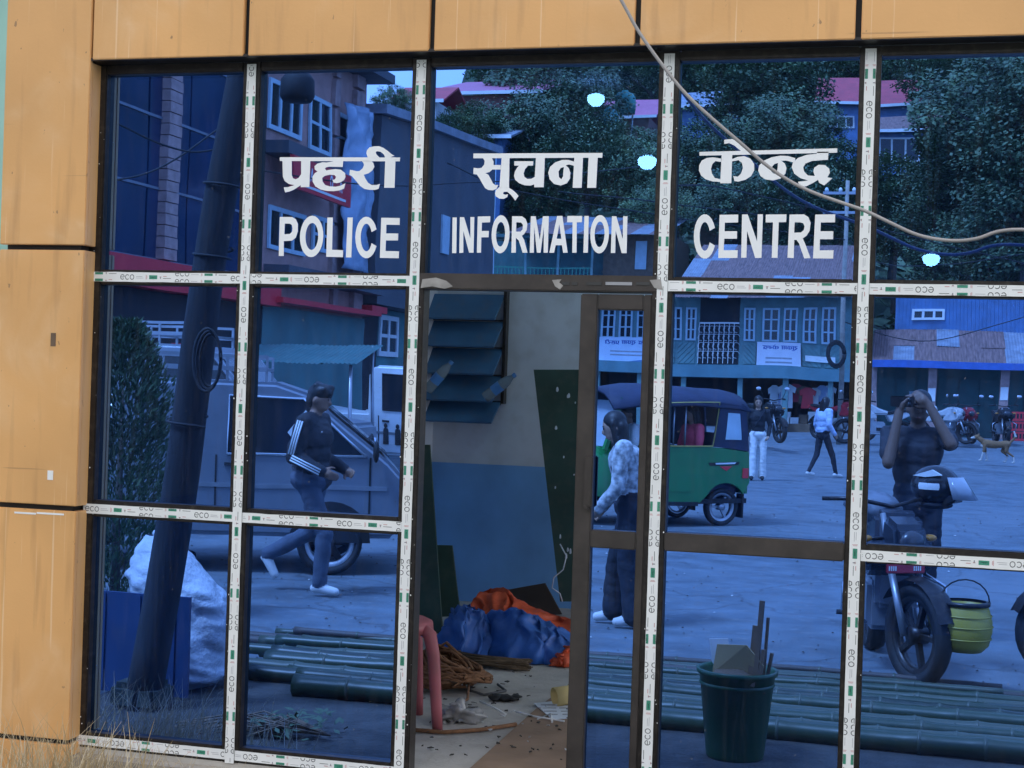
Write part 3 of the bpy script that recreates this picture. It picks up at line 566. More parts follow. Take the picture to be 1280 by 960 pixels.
# cardboard on the floor, papers, roll, litter
def flat(name, pts, label, cat, m, h=.004, z=.001, seed=0):
    P = [flo(x, y)+Vector((0, 0, 0)) for x, y in pts]; mb = MB(); n = len(P)
    mb.prism([(p.x, p.y) for p in P], FLOOR+z, FLOOR+z+h, 'z'); return tag(mb.build(name, m), label, cat)
flat('cardboard_sheet', [(588, 962), (670, 888), (720, 850), (745, 850), (745, 985), (560, 990)], 'flattened brown cardboard lying on the floor by the door leaf', 'cardboard', mat('brown_cardboard', (.26, .17, .11), .85, 0, .18, 4, .1, 30, dirt=.2), .006, .002)
flat('paper_sheet', [(667, 882), (700, 879), (724, 884), (724, 900), (690, 902)], 'white printed paper lying on the cardboard', 'paper', mat('white_paper', (.62, .66, .70), .8, 0, .08), .003, .009)
mb = MB()
for k in range(4):
    for (x0, x1) in ((676, 694), (697, 716)):
        P = [flo(x0+k*2, 884+k*4), flo(x1+k, 884+k*4), flo(x1+k, 885+k*4), flo(x0+k*2, 885+k*4)]; mb.prism([(p.x, p.y) for p in P], FLOOR+.0125, FLOOR+.0132, 'z')
mb.build('printed_lines', M['grey_ink'], bpy.data.objects['paper_sheet'])['kind'] = 'stuff'
mb = MB(); c = flo(700, 884)+Vector((0, .0, .05)); ax = Vector((.75, .55, .12)).normalized(); e1 = ax.cross(Vector((0, 0, 1))).normalized(); e2 = ax.cross(e1); vs = []; n = 26
for t in (-.03, .09):
    for k in range(n):
        a = 2*math.pi*1.15*k/(n-1); r = .042+.006*k/n-(.006 if t > 0 else 0); vs.append(c+ax*t+(e1*math.cos(a)+e2*math.sin(a))*r)
mb.add(vs, [(k, k+1, n+k+1, n+k) for k in range(n-1)], 0, True); o = mb.build('paper_roll', mat('yellow_card', (.62, .48, .20), .7, 0, .1)); o.modifiers.new('t', 'SOLIDIFY').thickness = .003
tag(o, 'curled roll of yellow card lying beside the white paper', 'paper roll')
mb = MB(); rn = random.Random(12)
for k in range(95):
    px, py = rn.uniform(520, 716), rn.uniform(842, 955)
    p = flo(px, py); a = rn.uniform(.004, .014)*(1.6 if rn.random() < .08 else 1); r = rn.uniform(0, 6)
    vs = [(p.x+a*math.cos(r+q)*rn.uniform(.5, 1.3), p.y+a*math.sin(r+q)*rn.uniform(.3, 1), FLOOR+.010+rn.uniform(0, .008)) for q in (0, 1.6, 3.1, 4.7)]
    mb.add(vs, [(0, 1, 2, 3)], 0 if rn.random() < .75 else 1)
o = mb.build('floor_litter', [M['soil'], mat('pale_scrap', (.5, .5, .5), .8)]); o.modifiers.new('t', 'SOLIDIFY').thickness = .003; tag(o, 'dark scraps and chips littering the room floor', 'litter', kind='stuff')
for k, (x, y, lab) in enumerate(((625, 875, 'torn black scrap on the middle of the room floor'), (640, 876, 'small black scrap right of the torn black scrap'))):
    p = flo(x, y); mb = MB(); mb.ell((p.x, p.y, FLOOR+.014), (.035, .05, .012), 16, 8, jit=1.6); tag(mb.build('black_scrap', M['black']), lab, 'scrap')
mb = MB(); p = flo(566, 905)
mb.ell((p.x, p.y+.05, FLOOR+.03), (.08, .08, .04), 30, 18, jit=1.7); o = mb.build('plastic_bag', mat('clear_bag', (.32, .31, .30), .15, 0, .3, 20)); tag(o, 'crumpled clear plastic bag beside the stool leg', 'bag')
for k, pts in enumerate((((600, 880), (618, 888), (632, 896)), ((645, 893), (668, 899), (705, 905)), ((672, 902), (688, 896), (690, 906)))):
    tag(MB().tube([flo(*q)+Vector((0, 0, .012)) for q in pts], .005, 5).build('paper_strip', M['tape']), ['white paper strip lying below the black scraps', 'long white paper strip on the cardboard edge', 'short bent paper strip on the cardboard'][k], 'paper strip')
# pendant bulbs that burn behind the glass
lamp = mat('lit_bulb', (.62, .95, .93), .4, 0, 0, emit=16.0)
for (px, py, y, lab) in ((745, 122, 2.3, 'lit white bulb glowing behind the top pane over the second word'), (809, 200, 3.3, 'lit white bulb beside the third mullion in the top pane'), (1164, 322, 3.0, 'lit white bulb hanging low in the top right pane')):
    p = on(px, py, y); o = empty('pendant_bulb', p, 0, lab, 'bulb', 'lit bulbs in the room'); r = .046 if px != 809 else .056
    MB().lathe([(r*.55, r*.35), (r*.85, r*.25), (r, 0), (r*.9, -r*.5), (r*.5, -r*.9), (0, -r)], 16).build('bulb_globe', lamp, o)
    MB().lathe([(0, r*.9), (r*.5, r*.88), (r*.56, r*.36)], 14).build('bulb_holder', M['white'], o); MB().tube([(0, 0, r*.88), (0, 0, RZ-p.z)], .004, 6).build('flex', M['black'], o)

# ------------------------------------------------------------------ in front of the booth
wire_px = [(770, -12), (783, 12), (800, 42), (830, 84), (858, 118), (890, 148), (925, 178), (955, 204), (985, 225), (1015, 240), (1048, 252), (1080, 263), (1110, 277), (1140, 291), (1165, 298), (1195, 301), (1222, 298), (1245, 290), (1270, 287), (1300, 289), (1340, 296)]
def catmull(P, n=4):
    o = []
    for i in range(len(P)-1):
        a, b, c, d = P[max(i-1, 0)], P[i], P[i+1], P[min(i+2, len(P)-1)]
        for k in range(n):
            t = k/n; o.append(.5*((2*b)+(c-a)*t+(2*a-5*b+4*c-d)*t*t+(3*b-a-3*c+d)*t**3))
    return o+[P[-1]]
wp = catmull([on(x, y, -.24) for x, y in wire_px])
tag(MB().tube(wp, .0058, 8).build('power_cable', mat('grey_cable_sheath', (.30, .28, .27), .6, 0, .15)), 'grey cable sagging across the upper glass before the lettering', 'cable')
# dry grass at the foot of the column
def grass(cx, cy, n, spread, hmin, hmax, seed):
    rn = random.Random(seed); mb = MB()
    for k in range(n):
        px = cx+rn.gauss(0, spread); b = on(px, cy, rn.uniform(-.48, -.2)); b.z = rn.uniform(.0, .10); h = rn.uniform(hmin, hmax); lean = rn.gauss(.1, .28); ly = rn.uniform(-.3, .1); wd = rn.uniform(.002, .0046); pv = []
        for i in range(5):
            t = i/4; q = b+Vector((lean*h*t*t, ly*h*t*t, h*t*(1-.15*abs(lean)*t))); q2 = wd*(1-t*.9); pv += [q+Vector((-q2, 0, 0)), q+Vector((q2, 0, 0)), q+Vector((0, q2, 0))]
        mb.add(pv, [(3*i+j, 3*i+(j+1) % 3, 3*i+3+(j+1) % 3, 3*i+3+j) for i in range(4) for j in range(3)], rn.choice((0, 0, 1)))
    return mb.build('dry_grass', [mat('straw', (.48, .36, .20), .85, 0, .25, 30), mat('pale_straw', (.66, .55, .38), .85, 0, .2, 30)])
tag(grass(90, 940, 620, 62, .10, .36, 2), 'dry straw coloured grass at the foot of the ochre column', 'grass', kind='stuff')
# neighbour's green wall far left
nb = empty('green_building', (-6.5, 2.5, 0), 0, 'pale green building at the far left edge behind the column', 'building')
MB().box(-1.6, 1.9, 0, 3, 0, 4.6).build('wall', mat('pale_green_plaster', (.30, .50, .42), .8, 0, .1, 2), nb); MB().box(-1.7, 2.0, -.4, 3.1, 4.6, 4.72).build('roof', M['zinc'], nb); MB().box(1.2, 1.45, -.03, .0, 1.2, 2.1).build('window', M['dglass'], nb)

# ================================================================== THE STREET (seen as its mirror image)
# ------------------------------------------------------------------ building pieces
def win(parent, x0, x1, z0, z1, y, nx=2, nz=1, fr='winframe', fw_=.05, bars=True, gl='dglass', dep=.05):
    f = MB(); f.box(x0, x1, y, y+dep, z0, z0+fw_); f.box(x0, x1, y, y+dep, z1-fw_, z1); f.box(x0, x0+fw_, y, y+dep, z0+fw_, z1-fw_); f.box(x1-fw_, x1, y, y+dep, z0+fw_, z1-fw_)
    for i in range(1, nx): xx = x0+(x1-x0)*i/nx; f.box(xx-fw_/2, xx+fw_/2, y+.003, y+dep-.006, z0+fw_, z1-fw_)
    for j in range(1, nz): zz = z0+(z1-z0)*j/nz; f.box(x0+fw_, x1-fw_, y+.006, y+dep-.012, zz-fw_/3, zz+fw_/3)
    w_ = f.build('window', M[fr], parent); MB().box(x0+fw_*.5, x1-fw_*.5, y+.002, y+.015, z0+fw_*.5, z1-fw_*.5).build('pane', M[gl], w_)
    return w_
def lwin(parent, A, B, c, **k): win(parent, min(A[0], B[0]), max(A[0], B[0]), min(A[1], B[1]), max(A[1], B[1]), **k)
def sheets(parent, x0, x1, ya, za, yb, zb, nx, nr, mats, seed, name='roof_sheet', th=.03):   # sloping roof of lapped corrugated sheets
    rnd = random.Random(seed)
    for r in range(nr):
        for i in range(nx):
            a, b = x0+(x1-x0)*i/nx, x0+(x1-x0)*(i+1)/nx+.04
            t0, t1 = r/nr, (r+1)/nr+.03
            pa, pb = (ya+(yb-ya)*t0, za+(zb-za)*t0), (ya+(yb-ya)*t1, za+(zb-za)*t1); lift = .012*((i+r) % 2)+.01*rnd.random()+r*-.012
            n = 8; vs = []; 
            for k in range(n*2+1):
                xx = a+(b-a)*k/(2*n); w_ = .018*(k % 2)
                for (yy, zz) in (pa, pb): vs.append((xx, yy, zz+lift+w_))
            fs = [(2*k, 2*k+1, 2*k+3, 2*k+2) for k in range(2*n)]
            mb = MB(); mb.add(vs, fs); o = mb.build(name, M[rnd.choice(mats)], parent)
    return parent

# ------------------------------------------------------------------ left row: facades stand along x = -12
LC = 12.2
def lroot(name, label, cat='building'):
    return empty(name, (-LC, 0, 0), -math.pi/2, label, cat)      # local x runs away from the booth, local y faces the street
def L(px, py): return plx(px, py, LC)
# dark glass office
b = lroot('glass_office', 'dark glass office with a thin grid and a pale brick column')
s0, s1 = L(60, 300)[0], L(322, 300)[0]; zlow = L(206, 327)[1]; zt = 9.5
MB().box(s0, s1, -6, -.06, 0, zt).build('wall', M['greywall'], b)
og = mat('office_blue_glass', (.02, .04, .09), .08, 0, .3, .6)
nc, nr_ = 5, 5
for i in range(nc):
    for j in range(nr_):
        a0, a1 = s0+(s1-s0)*i/nc, s0+(s1-s0)*(i+1)/nc; c0, c1 = zlow+(zt-zlow)*j/nr_, zlow+(zt-zlow)*(j+1)/nr_
        MB().box(a0+.03, a1-.03, -.058, -.01, c0+.03, c1-.03).build('curtain_wall_pane', og, b)
mb = MB()
for j in range(nr_+1): mb.box(s0, s1, -.057, .012, zlow+(zt-zlow)*j/nr_-.022, zlow+(zt-zlow)*j/nr_+.022)
mb.build('grid_bars', mat('grey_grid_bar', (.20, .22, .26), .5, .3), b)
sc_ = L(207, 250)[0]
for k in range(26): 
    z = zlow+.02+k*.19
    if z < zt-1.6: MB().box(sc_-.22, sc_+.22, -.02, .14+.01*(k % 2), z, z+.175).build('brick_course', M['brick'], b)
zr0, zr1 = L(180, 400)[1], L(180, 322)[1]
MB().box(s0, s1+.3, -.05, .35, (zr0+zr1)/2-.02, zr1-.05).build('red_sign_band', M['redsign'], b)
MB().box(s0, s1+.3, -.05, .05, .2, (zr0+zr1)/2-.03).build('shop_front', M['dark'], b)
for i in range(4):
    a0 = s0+(s1-s0)*i/4+.15; MB().box(a0, a0+(s1-s0)/4-.3, .052, .10, .25, zr0-.35).build('shutter', [M['white'], M['dark'], M['redsign'], M['winframe']][i % 4], b)
# pink house with pale blue windows and a red sign
b = lroot('pink_house', 'pink plastered house with tall pale blue windows and a red signboard')
s0, s1 = L(324, 300)[0], L(452, 300)[0]; zt = L(452, 118)[1]
MB().box(s0, s1, -7, 0, 0, zt+.3).build('wall', M['pinkwall'], b)
MB().box(s0-.2, s1+.3, -7.2, .55, zt+.3, zt+.5).build('roof', M['greywall'], b)
MB().box(s0, s1, .004, .06, .02, 3.05).build('shop_front', mat('dull_teal_plaster', (.07, .17, .16), .7, 0, .2, 1.5, dirt=.3), b)
MB().box(s0, s1, .004, .5, 3.1, 3.2).build('tile_awning', M['redsign'], b)
def lw(x0, y0, x1, y1, nx=2, nz=3): lwin(b, L(x0, y0), L(x1, y1), LC, y=.01, nx=nx, nz=nz, fw_=.09)
lw(336, 96, 374, 178, 3, 1); lw(386, 118, 411, 198, 2, 2); lw(420, 140, 432, 206, 1, 2); lw(334, 256, 378, 322, 3, 1); lw(388, 268, 412, 320, 2, 2)
for (x0, x1, y) in ((328, 398, 184), (328, 452, 340)):
    a, c = L(x0, y), L(x1, y); MB().box(a[0], c[0], .0, .55, a[1]-.12, a[1]+.12).build('balcony_slab', M['greywall'], b)
for k in range(9):
    z = 3.2+k*.62; sx = L(441, 250)[0]; MB().box(sx-.25, sx+.25, -.01, .12, z, z+.55).build('quoin', M['brick'], b)
    sx = L(414, 250)[0]; MB().box(sx-.14, sx+.14, -.01, .10, z, z+.55).build('quoin', M['brick'], b)
A, B = L(329, 194), L(402, 262); zs0, zs1 = B[1]+.05, A[1]
sgn = MB().box(A[0], B[0], .56, .64, zs0, zs1).build('signboard', M['redsign'], b)
mb = MB(); hh = (zs1-zs0)
for k, pl in enumerate(((W_INFO[3][4], 455, 558), (W_INFO[3][6], 703, 825), (W_INFO[3][0], 40, 100), (W_INFO[3][3], 318, 438), (W_INFO[3][6], 703, 825))):
    polys, xa, xb = [pl[0]], pl[1], pl[2]; px0 = A[0]+.35+k*(B[0]-A[0]-.5)/5; sc2 = hh*.42/245
    glyph_mesh(mb, polys, lambda p, y: (px0+(xb-p[0])*sc2*1.15*1.0, y, zs0+hh*.78-(p[1]-82)*sc2), .6445, -.0006)
mb.build('sign_lettering', M['vinyl'], sgn)
MB().box(A[0]+.4, B[0]-.3, .641, .646, zs0+hh*.12, zs0+hh*.2).build('sign_small_print', M['white'], sgn)
# plastic sheet hanging at the corner
a = L(432, 240); z0, z1 = L(432, 342)[1], L(432, 137)[1]; mb = MB(); vs = []; n, k = 30, 14
for i in range(n+1):
    for j in range(k+1):
        t = i/n; u = j/k-.5; wd = 1.75*(1-.12*abs(math.sin(t*9))-.25*(1-t)*0)
        vs.append((a[0]+u*wd, .25+.22*math.cos(u*3)+.12*noise.noise((u*5, t*9, 1))+.05*noise.noise((u*12, t*22, 4)), z0+(z1-z0)*t))
mb.add(vs, [(i*(k+1)+j, i*(k+1)+j+1, (i+1)*(k+1)+j+1, (i+1)*(k+1)+j) for i in range(n) for j in range(k)], 0, True)
o = mb.build('hanging_plastic_sheet', mat('pale_plastic_sheet', (.30, .38, .48), .25, 0, .3, 2)); o.location = (-LC, 0, 0); o.rotation_euler = (0, 0, -math.pi/2); o.modifiers.new('t', 'SOLIDIFY').thickness = .02
tag(o, 'pale crumpled plastic sheet hanging at the corner of the pink house', 'plastic sheet')
# grey house with a blank wall
b = lroot('grey_house', 'tall grey house with a blank cement wall next to the pink house')
s0, s1 = L(453, 300)[0], L(604, 300)[0]; za, zb_ = L(452, 141)[1], L(603, 190)[1]
MB().prism([(s0, 3.4), (s1, 3.4), (s1, zb_), (s0, za)], -8, .35, 'y').build('wall', M['greywall'], b)
MB().prism([(s0-.1, za+.01), (s1+.2, zb_+.01), (s1+.2, zb_+.22), (s0-.1, za+.22)], -8.2, .5, 'y').build('parapet', M['zinc'], b)
p0_ = L(541, 275); MB().box(p0_[0]-.3, p0_[0]+.3, .351, .40, p0_[1]-.9, p0_[1]+.1).build('meter_box', M['winframe'], b)
MB().box(s0-6, s1, -8, -.3, 0, 3.38).build('ground_floor', mat('teal_plaster', (.06, .18, .17), .7, 0, .2, 1.5), b)
MB().box(s0-.2, s0+.9, -.29, .3, 3.2, 3.36).build('red_fascia', M['redsign'], b)
A, B = L(455, 385), L(478, 470); MB().box(A[0], B[0], -.298, -.2, 0, A[1]).build('doorway', M['dark'], b)
A, B = L(486, 395), L(507, 448); lwin(b, A, B, LC, y=-.29, nx=2, nz=2, fr='white', fw_=.12)
for k in range(4): MB().box(s0-4+k*1.4, s0-3.8+k*1.4, -.29, -.1, 0, 2.98).build('pier', M['brick'] if k == 0 else M['teal'], b)
# stall with a corrugated awning
p = mir(372, 452, 17); g0 = p.copy(); g0.z = 0
st = empty('market_stall', g0, 0, 'small stall under a blue green corrugated awning behind the vans', 'stall')
zt1, zt0 = mir(372, 431, 17).z, mir(372, 455, 17).z
sheets(st, -1.1, 1.2, -.5, zt1, .7, zt0, 4, 1, ['tealdark', 'tealdark'], 3, 'awning_sheet')
for x, y in ((-1, .6), (1.1, .6), (-1, -.4), (1.1, -.4)): MB().tube([(x, y, 0), (x, y, zt0 if y > 0 else zt1)], .03, 8).build('post', M['steel'], st)
MB().box(-1, 1.1, -.3, .4, .75, .82).build('counter', M['timber'], st); MB().box(-.95, 1.05, -.25, .35, .1, .74).build('counter_front', M['tealdark'], st)

# ------------------------------------------------------------------ far row behind the square: faces the booth
def V(px, py, s): q = mir(px, py, s); return q.x, q.z
# teal timber house with shops below
S = 49.0
b = empty('timber_house', (mir(900, 555, S).x, -S, 0), 0, 'teal timber house with windows above open shops and banners on its front', 'building'); bx = b.location.x
def X(px, py): return V(px, py, S)[0]-bx
def Z(px, py): return V(px, py, S)[1]
x0, x1 = X(700, 430), X(1068, 430); zb0, zb1 = Z(900, 470), Z(900, 455); zu = Z(900, 368)
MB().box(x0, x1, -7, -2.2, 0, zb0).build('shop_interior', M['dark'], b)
MB().box(x0, x1, -7, 0, zb1, zu+.2).build('wall', M['teal'], b); MB().box(x0-.1, x1+.1, -6.9, .35, zb0, zb1).build('floor_beam', mat('pale_teal_beam', (.10, .22, .24), .6, 0, .15, 2), b)
for px in (746, 800, 857, 930, 985, 1040): x = X(px, 500); MB().box(x-.09, x+.09, .05, .23, 0, zb0).build('post', M['teal'], b)
for pa, pb in ((750, 770), (772, 792), (795, 815), (838, 856), (858, 874), (933, 950), (956, 980), (982, 1003), (1007, 1027), (1030, 1050)): 
    win(b, X(pa, 400)+.04, X(pb, 400)-.04, Z(900, 425), Z(900, 382), .01, 2, 3, 'winframe', .07)
for pa, pb, dr in ((824, 846, 1), (848, 872, -1), (932, 950, 1), (1005, 1030, 1), (1032, 1055, -1)):           # diagonal boarding
    xa, xb, za, zb2 = X(pa, 440)+.03, X(pb, 440)-.03, zb1+.04, Z(900, 428); w_ = xb-xa; h_ = zb2-za; n = 7; st_ = (w_+h_)/n
    for k in range(n):
        u0, u1 = k*st_+.012, (k+1)*st_-.012              # board between two 45 degree lines, clipped to the panel
        def cut(u): return ((u, 0) if u <= w_ else (w_, u-w_)), ((0, u) if u <= h_ else (u-h_, h_))
        (p1, p2), (p3, p4) = cut(u0), cut(u1); poly = [p1]+([(w_, 0)] if u0 < w_ < u1 else [])+[p3, p4]+([(0, h_)] if u0 < h_ < u1 else [])+[p2]
        poly = [(xa+q[0] if dr > 0 else xb-q[0], za+q[1]) for q in poly]
        MB().prism(poly, .005, .04, 'y').build('diagonal_board', M['teal'], b)
xa, xb = X(876, 420), X(928, 420)
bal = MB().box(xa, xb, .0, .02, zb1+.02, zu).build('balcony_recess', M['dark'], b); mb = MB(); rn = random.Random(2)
for i in range(8):
    for j in range(4): 
        cx, cz, r = xa+(xb-xa)*(i+.5)/8, zb1+.2+(1.25)*(j+.5)/4, .13
        mb.tube([(cx+r*math.cos(q*.785+.2), .06, cz+r*math.sin(q*.785+.2)) for q in range(7)], .010, 5)
    mb.box(xa+(xb-xa)*i/8-.012, xa+(xb-xa)*i/8+.012, .05, .07, zb1+.05, zb1+1.5)
mb.box(xa, xb, .045, .075, zb1+1.5, zb1+1.56); mb.build('balcony_grille', M['white'], bal)
def banner(pxa, pya, pxb, pyb, name, label, base, words, strip=None):
    ya = .12; xa, xb, za, zb2 = X(pxa, pya), X(pxb, pyb), Z(pxa, pyb), Z(pxa, pya)
    o = empty(name, (bx+(xa+xb)/2, -S, za), 0, label, 'banner'); wd, ht = xb-xa, zb2-za; 
    MB().box(-wd/2, wd/2, ya, ya+.02, 0, ht).build('banner_cloth', base, o)
    mb = MB(); nw = len(words)
    for k, wv in enumerate(words):
        polys = wv[3]; xs_ = [p[0] for pl in polys for p in pl[0]]; w0, w1 = min(xs_), max(xs_); cw = wd*.86/nw; sc2 = cw*.88/(w1-w0)
        glyph_mesh(mb, polys, lambda p, y: (wd*.43-k*cw-(p[0]-w0)*sc2, y, ht*.92-(p[1]-90)*sc2*.9), ya+.0205, -.0006)
    mb.build('banner_text', mat('banner_blue_ink', (.03, .08, .30), .6), o)
    mb = MB()
    for k in range(2): mb.box(-wd*.3, wd*.3, ya+.0205, ya+.022, ht*(.48-.13*k), ht*(.53-.13*k))
    mb.build('banner_small_print', M['grey_ink'], o)
    if strip: MB().prism([(-wd/2+.01, .01), (wd/2-.01, .01), (wd/2-.01, ht*.28), (0, ht*.14), (-wd/2+.01, ht*.1)], ya+.0203, ya+.023, 'y').build('banner_swoosh', M['blue'], o)
pb_ = mat('pale_banner_cloth', (.50, .60, .72), .7, 0, .1, 2)
banner(749, 420, 821, 456, 'shop_banner', 'wide pale banner with a blue swoosh on the teal timber house', pb_, (W_KENDRA, W_SUCHANA, W_PRAHARI), True)
banner(951, 427, 1004, 468, 'cloth_banner', 'square white notice banner under the right windows of the teal house', mat('white_banner_cloth', (.62, .62, .68), .7, 0, .08, 2), (W_SUCHANA, W_KENDRA))
MB().box(X(1010, 447), X(1047, 447), .05, .08, Z(1030, 451), Z(1030, 444)).build('name_strip', M['white'], b)
rn = random.Random(21)                                                       # goods hanging in the shop fronts
cl = [M[k] for k in ('cream', 'shirt', 'white', 'pinkc', 'timber', 'redsign')]
for k in range(9):
    px = 972+k*8+rn.uniform(-2, 2); x = X(px, 480); z1_ = Z(900, 474)-rn.uniform(0, .15); hgt = rn.uniform(.6, .95); y = -.3-rn.uniform(0, .5); wd = rn.uniform(.2, .32)
    o = empty('hanging_garment', (bx+x, -S+y, z1_), 0, ['white garment hanging at the left end of the shop front', 'pale blue garment hanging second in the shop front', 'white shirt hanging third in the shop front', 'coral garment hanging fourth in the shop front', 'brown garment hanging in the middle of the shop front', 'red garment hanging sixth in the shop front', 'cream garment hanging seventh in the shop front', 'blue garment hanging eighth in the shop front', 'white garment hanging last at the right shop post'][k], 'garment', 'garments hanging in the shop')
    MB().prism([(-wd*.3, 0), (wd*.3, 0), (wd, -.12), (wd*.85, -.3), (wd*.6, -.25), (wd*.7, -hgt), (-wd*.7, -hgt), (-wd*.6, -.25), (-wd*.85, -.3), (-wd, -.12)], -.03, .03, 'y').build('garment_cloth', cl[[2, 1, 2, 3, 4, 5, 0, 1, 2][k]], o)
MB().box(X(955, 540), X(1062, 540), -.9, -.1, 0, Z(1000, 527)).build('shop_step', M['timber'], b)
for k in range(8):
    x = X(962+k*11, 520); o = tag(MB().box(-.17, .17, -.15, .15, 0, .22+.1*(k % 3)).build('goods_box', cl[(k*2+2) % 6]), 'box of goods number %d from the left on the shop step' % (k+1), 'box', 'boxes on the shop step'); o.location = (bx+x, -S-.5, Z(1000, 527)+.003)
    o['label'] = ['low white goods box at the left end of the shop step', 'brown goods box second on the shop step', 'tall pale goods box third on the shop step', 'low white goods box fourth on the shop step', 'brown goods box fifth on the shop step', 'tall pale goods box sixth on the shop step', 'low white goods box seventh on the shop step', 'brown goods box last on the shop step'][k]
# its big rusted roof
sheets(b, X(700, 365), X(845, 365), .9, Z(900, 372), -7.5, Z(900, 372)+.5, 6, 2, ['rust', 'zinc'], 6)
sheets(b, X(845, 365), X(1085, 365), .9, Z(900, 372), -7.5, Z(900, 372)+2.6, 10, 3, ['rust', 'rust', 'rust', 'zinc', 'rust'], 5)
# blue shed
b2 = empty('blue_shed', (mir(1200, 555, S).x, -S, 0), 0, 'blue sheet metal shed with a patched rusty awning and teal shutters', 'building'); cx = b2.location.x
def X2(px, py=480): return V(px, py, S)[0]-cx
xa, xb = X2(1084), X2(1400)
MB().box(xa, xb, -6, -1.5, 0, Z(1200, 440)).build('lower_wall', M['tealdark'], b2)
MB().box(X2(1112), xb, -6, -2.4, Z(1200, 440), Z(1200, 352)).build('upper_wall', M['blue'], b2)
mb = MB()
for k in range(60): x = X2(1112)+.1+k*.13; mb.box(x, x+.03, -2.4, -2.375, Z(1200, 412), Z(1200, 355))
tag(mb.build('sheet_ribs', M['blue'], b2), kind='stuff')
win(b2, X2(1134), X2(1178), Z(1155, 394), Z(1155, 379), -2.37, 3, 1, 'white', .09)
sheets(b2, xa, xb, -2.4, Z(1200, 408), .3, Z(1200, 452), 11, 2, ['rust', 'rust', 'zinc', 'rust', 'zinc'], 8)
MB().box(xa-.1, xb, .3, .42, Z(1200, 459), Z(1200, 450)).build('blue_gutter_board', mat('bright_blue_board', (.05, .13, .40), .45), b2)
for k in range(14):
    x = X2(1092)+k*.72; MB().box(x, x+.66, -1.5, -1.44, .1, Z(1200, 470)).build('shutter_board', M['tealdark'], b2)
for px in (1088, 1163, 1253): x = X2(px); MB().box(x-.14, x+.14, -.2, .08, 0, Z(1200, 458)).build('post', M['brick'], b2)
for px in (1163, 1253): x = X2(px); MB().box(x-.12, x+.12, .085, .10, Z(px, 498), Z(px, 482)).build('notice', M['white'], b2)
MB().box(X2(1135), X2(1145), -1.43, -1.41, Z(1140, 497), Z(1140, 485)).build('notice', M['winframe'], b2)
RISE = .40
xa_, xb_ = mir(560, 555, S).x, mir(1500, 555, S).x
structure('pavement', MB().prism([(-S-8, 0), (-S-8, RISE), (-44.5, RISE), (-31, .004), (-31, 0)], xa_, xb_, 'x'), M['asphalt'])
for k in range(6):
    cr = empty('red_crate', (mir(1271, 540, S-1.2).x+(k % 2)*.48, -S+1.2, RISE+.003+.33*(k//2)), 0, ['bottom left', 'bottom right', 'middle left', 'middle right', 'top left', 'top right'][k]+' red plastic crate of the stack by the blue shed', 'crate', 'stacked red crates')
    MB().box(-.23, .23, -.17, .17, 0, .04).box(-.23, .23, -.17, -.15, .04, .3).box(-.23, .23, .15, .17, .04, .3).box(-.23, -.21, -.15, .15, .04, .3).box(.21, .23, -.15, .15, .04, .3).build('crate_shell', M['redsign'], cr)
    mb = MB()
    for q in range(4): mb.box(-.19+q*.1, -.13+q*.1, .168, .174, .08, .24)
    tag(mb.build('crate_slots', M['dark'], cr), kind='stuff')
# house with green balustrade, mid distance
S3 = 57.0
b3 = empty('balcony_house', (mir(700, 540, S3).x, -S3, 0), 0, 'rusty roofed house with a green balustrade seen beneath the second word', 'building'); cx3 = b3.location.x
def X3(px, py=340): return V(px, py, S3)[0]-cx3
def Z3(py): return V(700, py, S3)[1]
MB().box(X3(606), X3(750), -6, -1.2, 0, Z3(300)).build('wall', M['tealdark'], b3); MB().box(X3(606), X3(842), -6, .2, Z3(352)-.15, Z3(352)).build('balcony_floor', M['zinc'], b3)
MB().box(X3(752), X3(842), -5, -.6, 0, Z3(292)).build('side_shack', M['timber'], b3); MB().box(X3(792), X3(806), -.59, -.55, Z3(335), Z3(300)).build('shutter', M['winframe'], b3)
mb = MB(); mb.box(X3(606), X3(742), .1, .15, Z3(337), Z3(335))
for k in range(30): x = X3(606)+(X3(742)-X3(606))*k/29; mb.box(x-.02, x+.02, .11, .14, Z3(350), Z3(337))
mb.build('green_balustrade', mat('green_rail_paint', (.03, .20, .13), .5), b3)
for px in (612, 660, 700, 742): x = X3(px); MB().box(x-.05, x+.05, .06, .16, Z3(352), Z3(298)).build('post', M['teal'], b3)
sheets(b3, X3(640), X3(835), .8, Z3(296), -6, Z3(253), 9, 2, ['rust', 'rust', 'zinc', 'rust'], 4)
MB().box(X3(600), X3(745), -.4, .6, Z3(300), Z3(296)).build('eave_board', M['tealdark'], b3)
for k in range(3): MB().box(X3(640+k*32), X3(662+k*32), -1.19, -1.15, 0, Z3(410)).build('door_panel', M['blue'], b3)

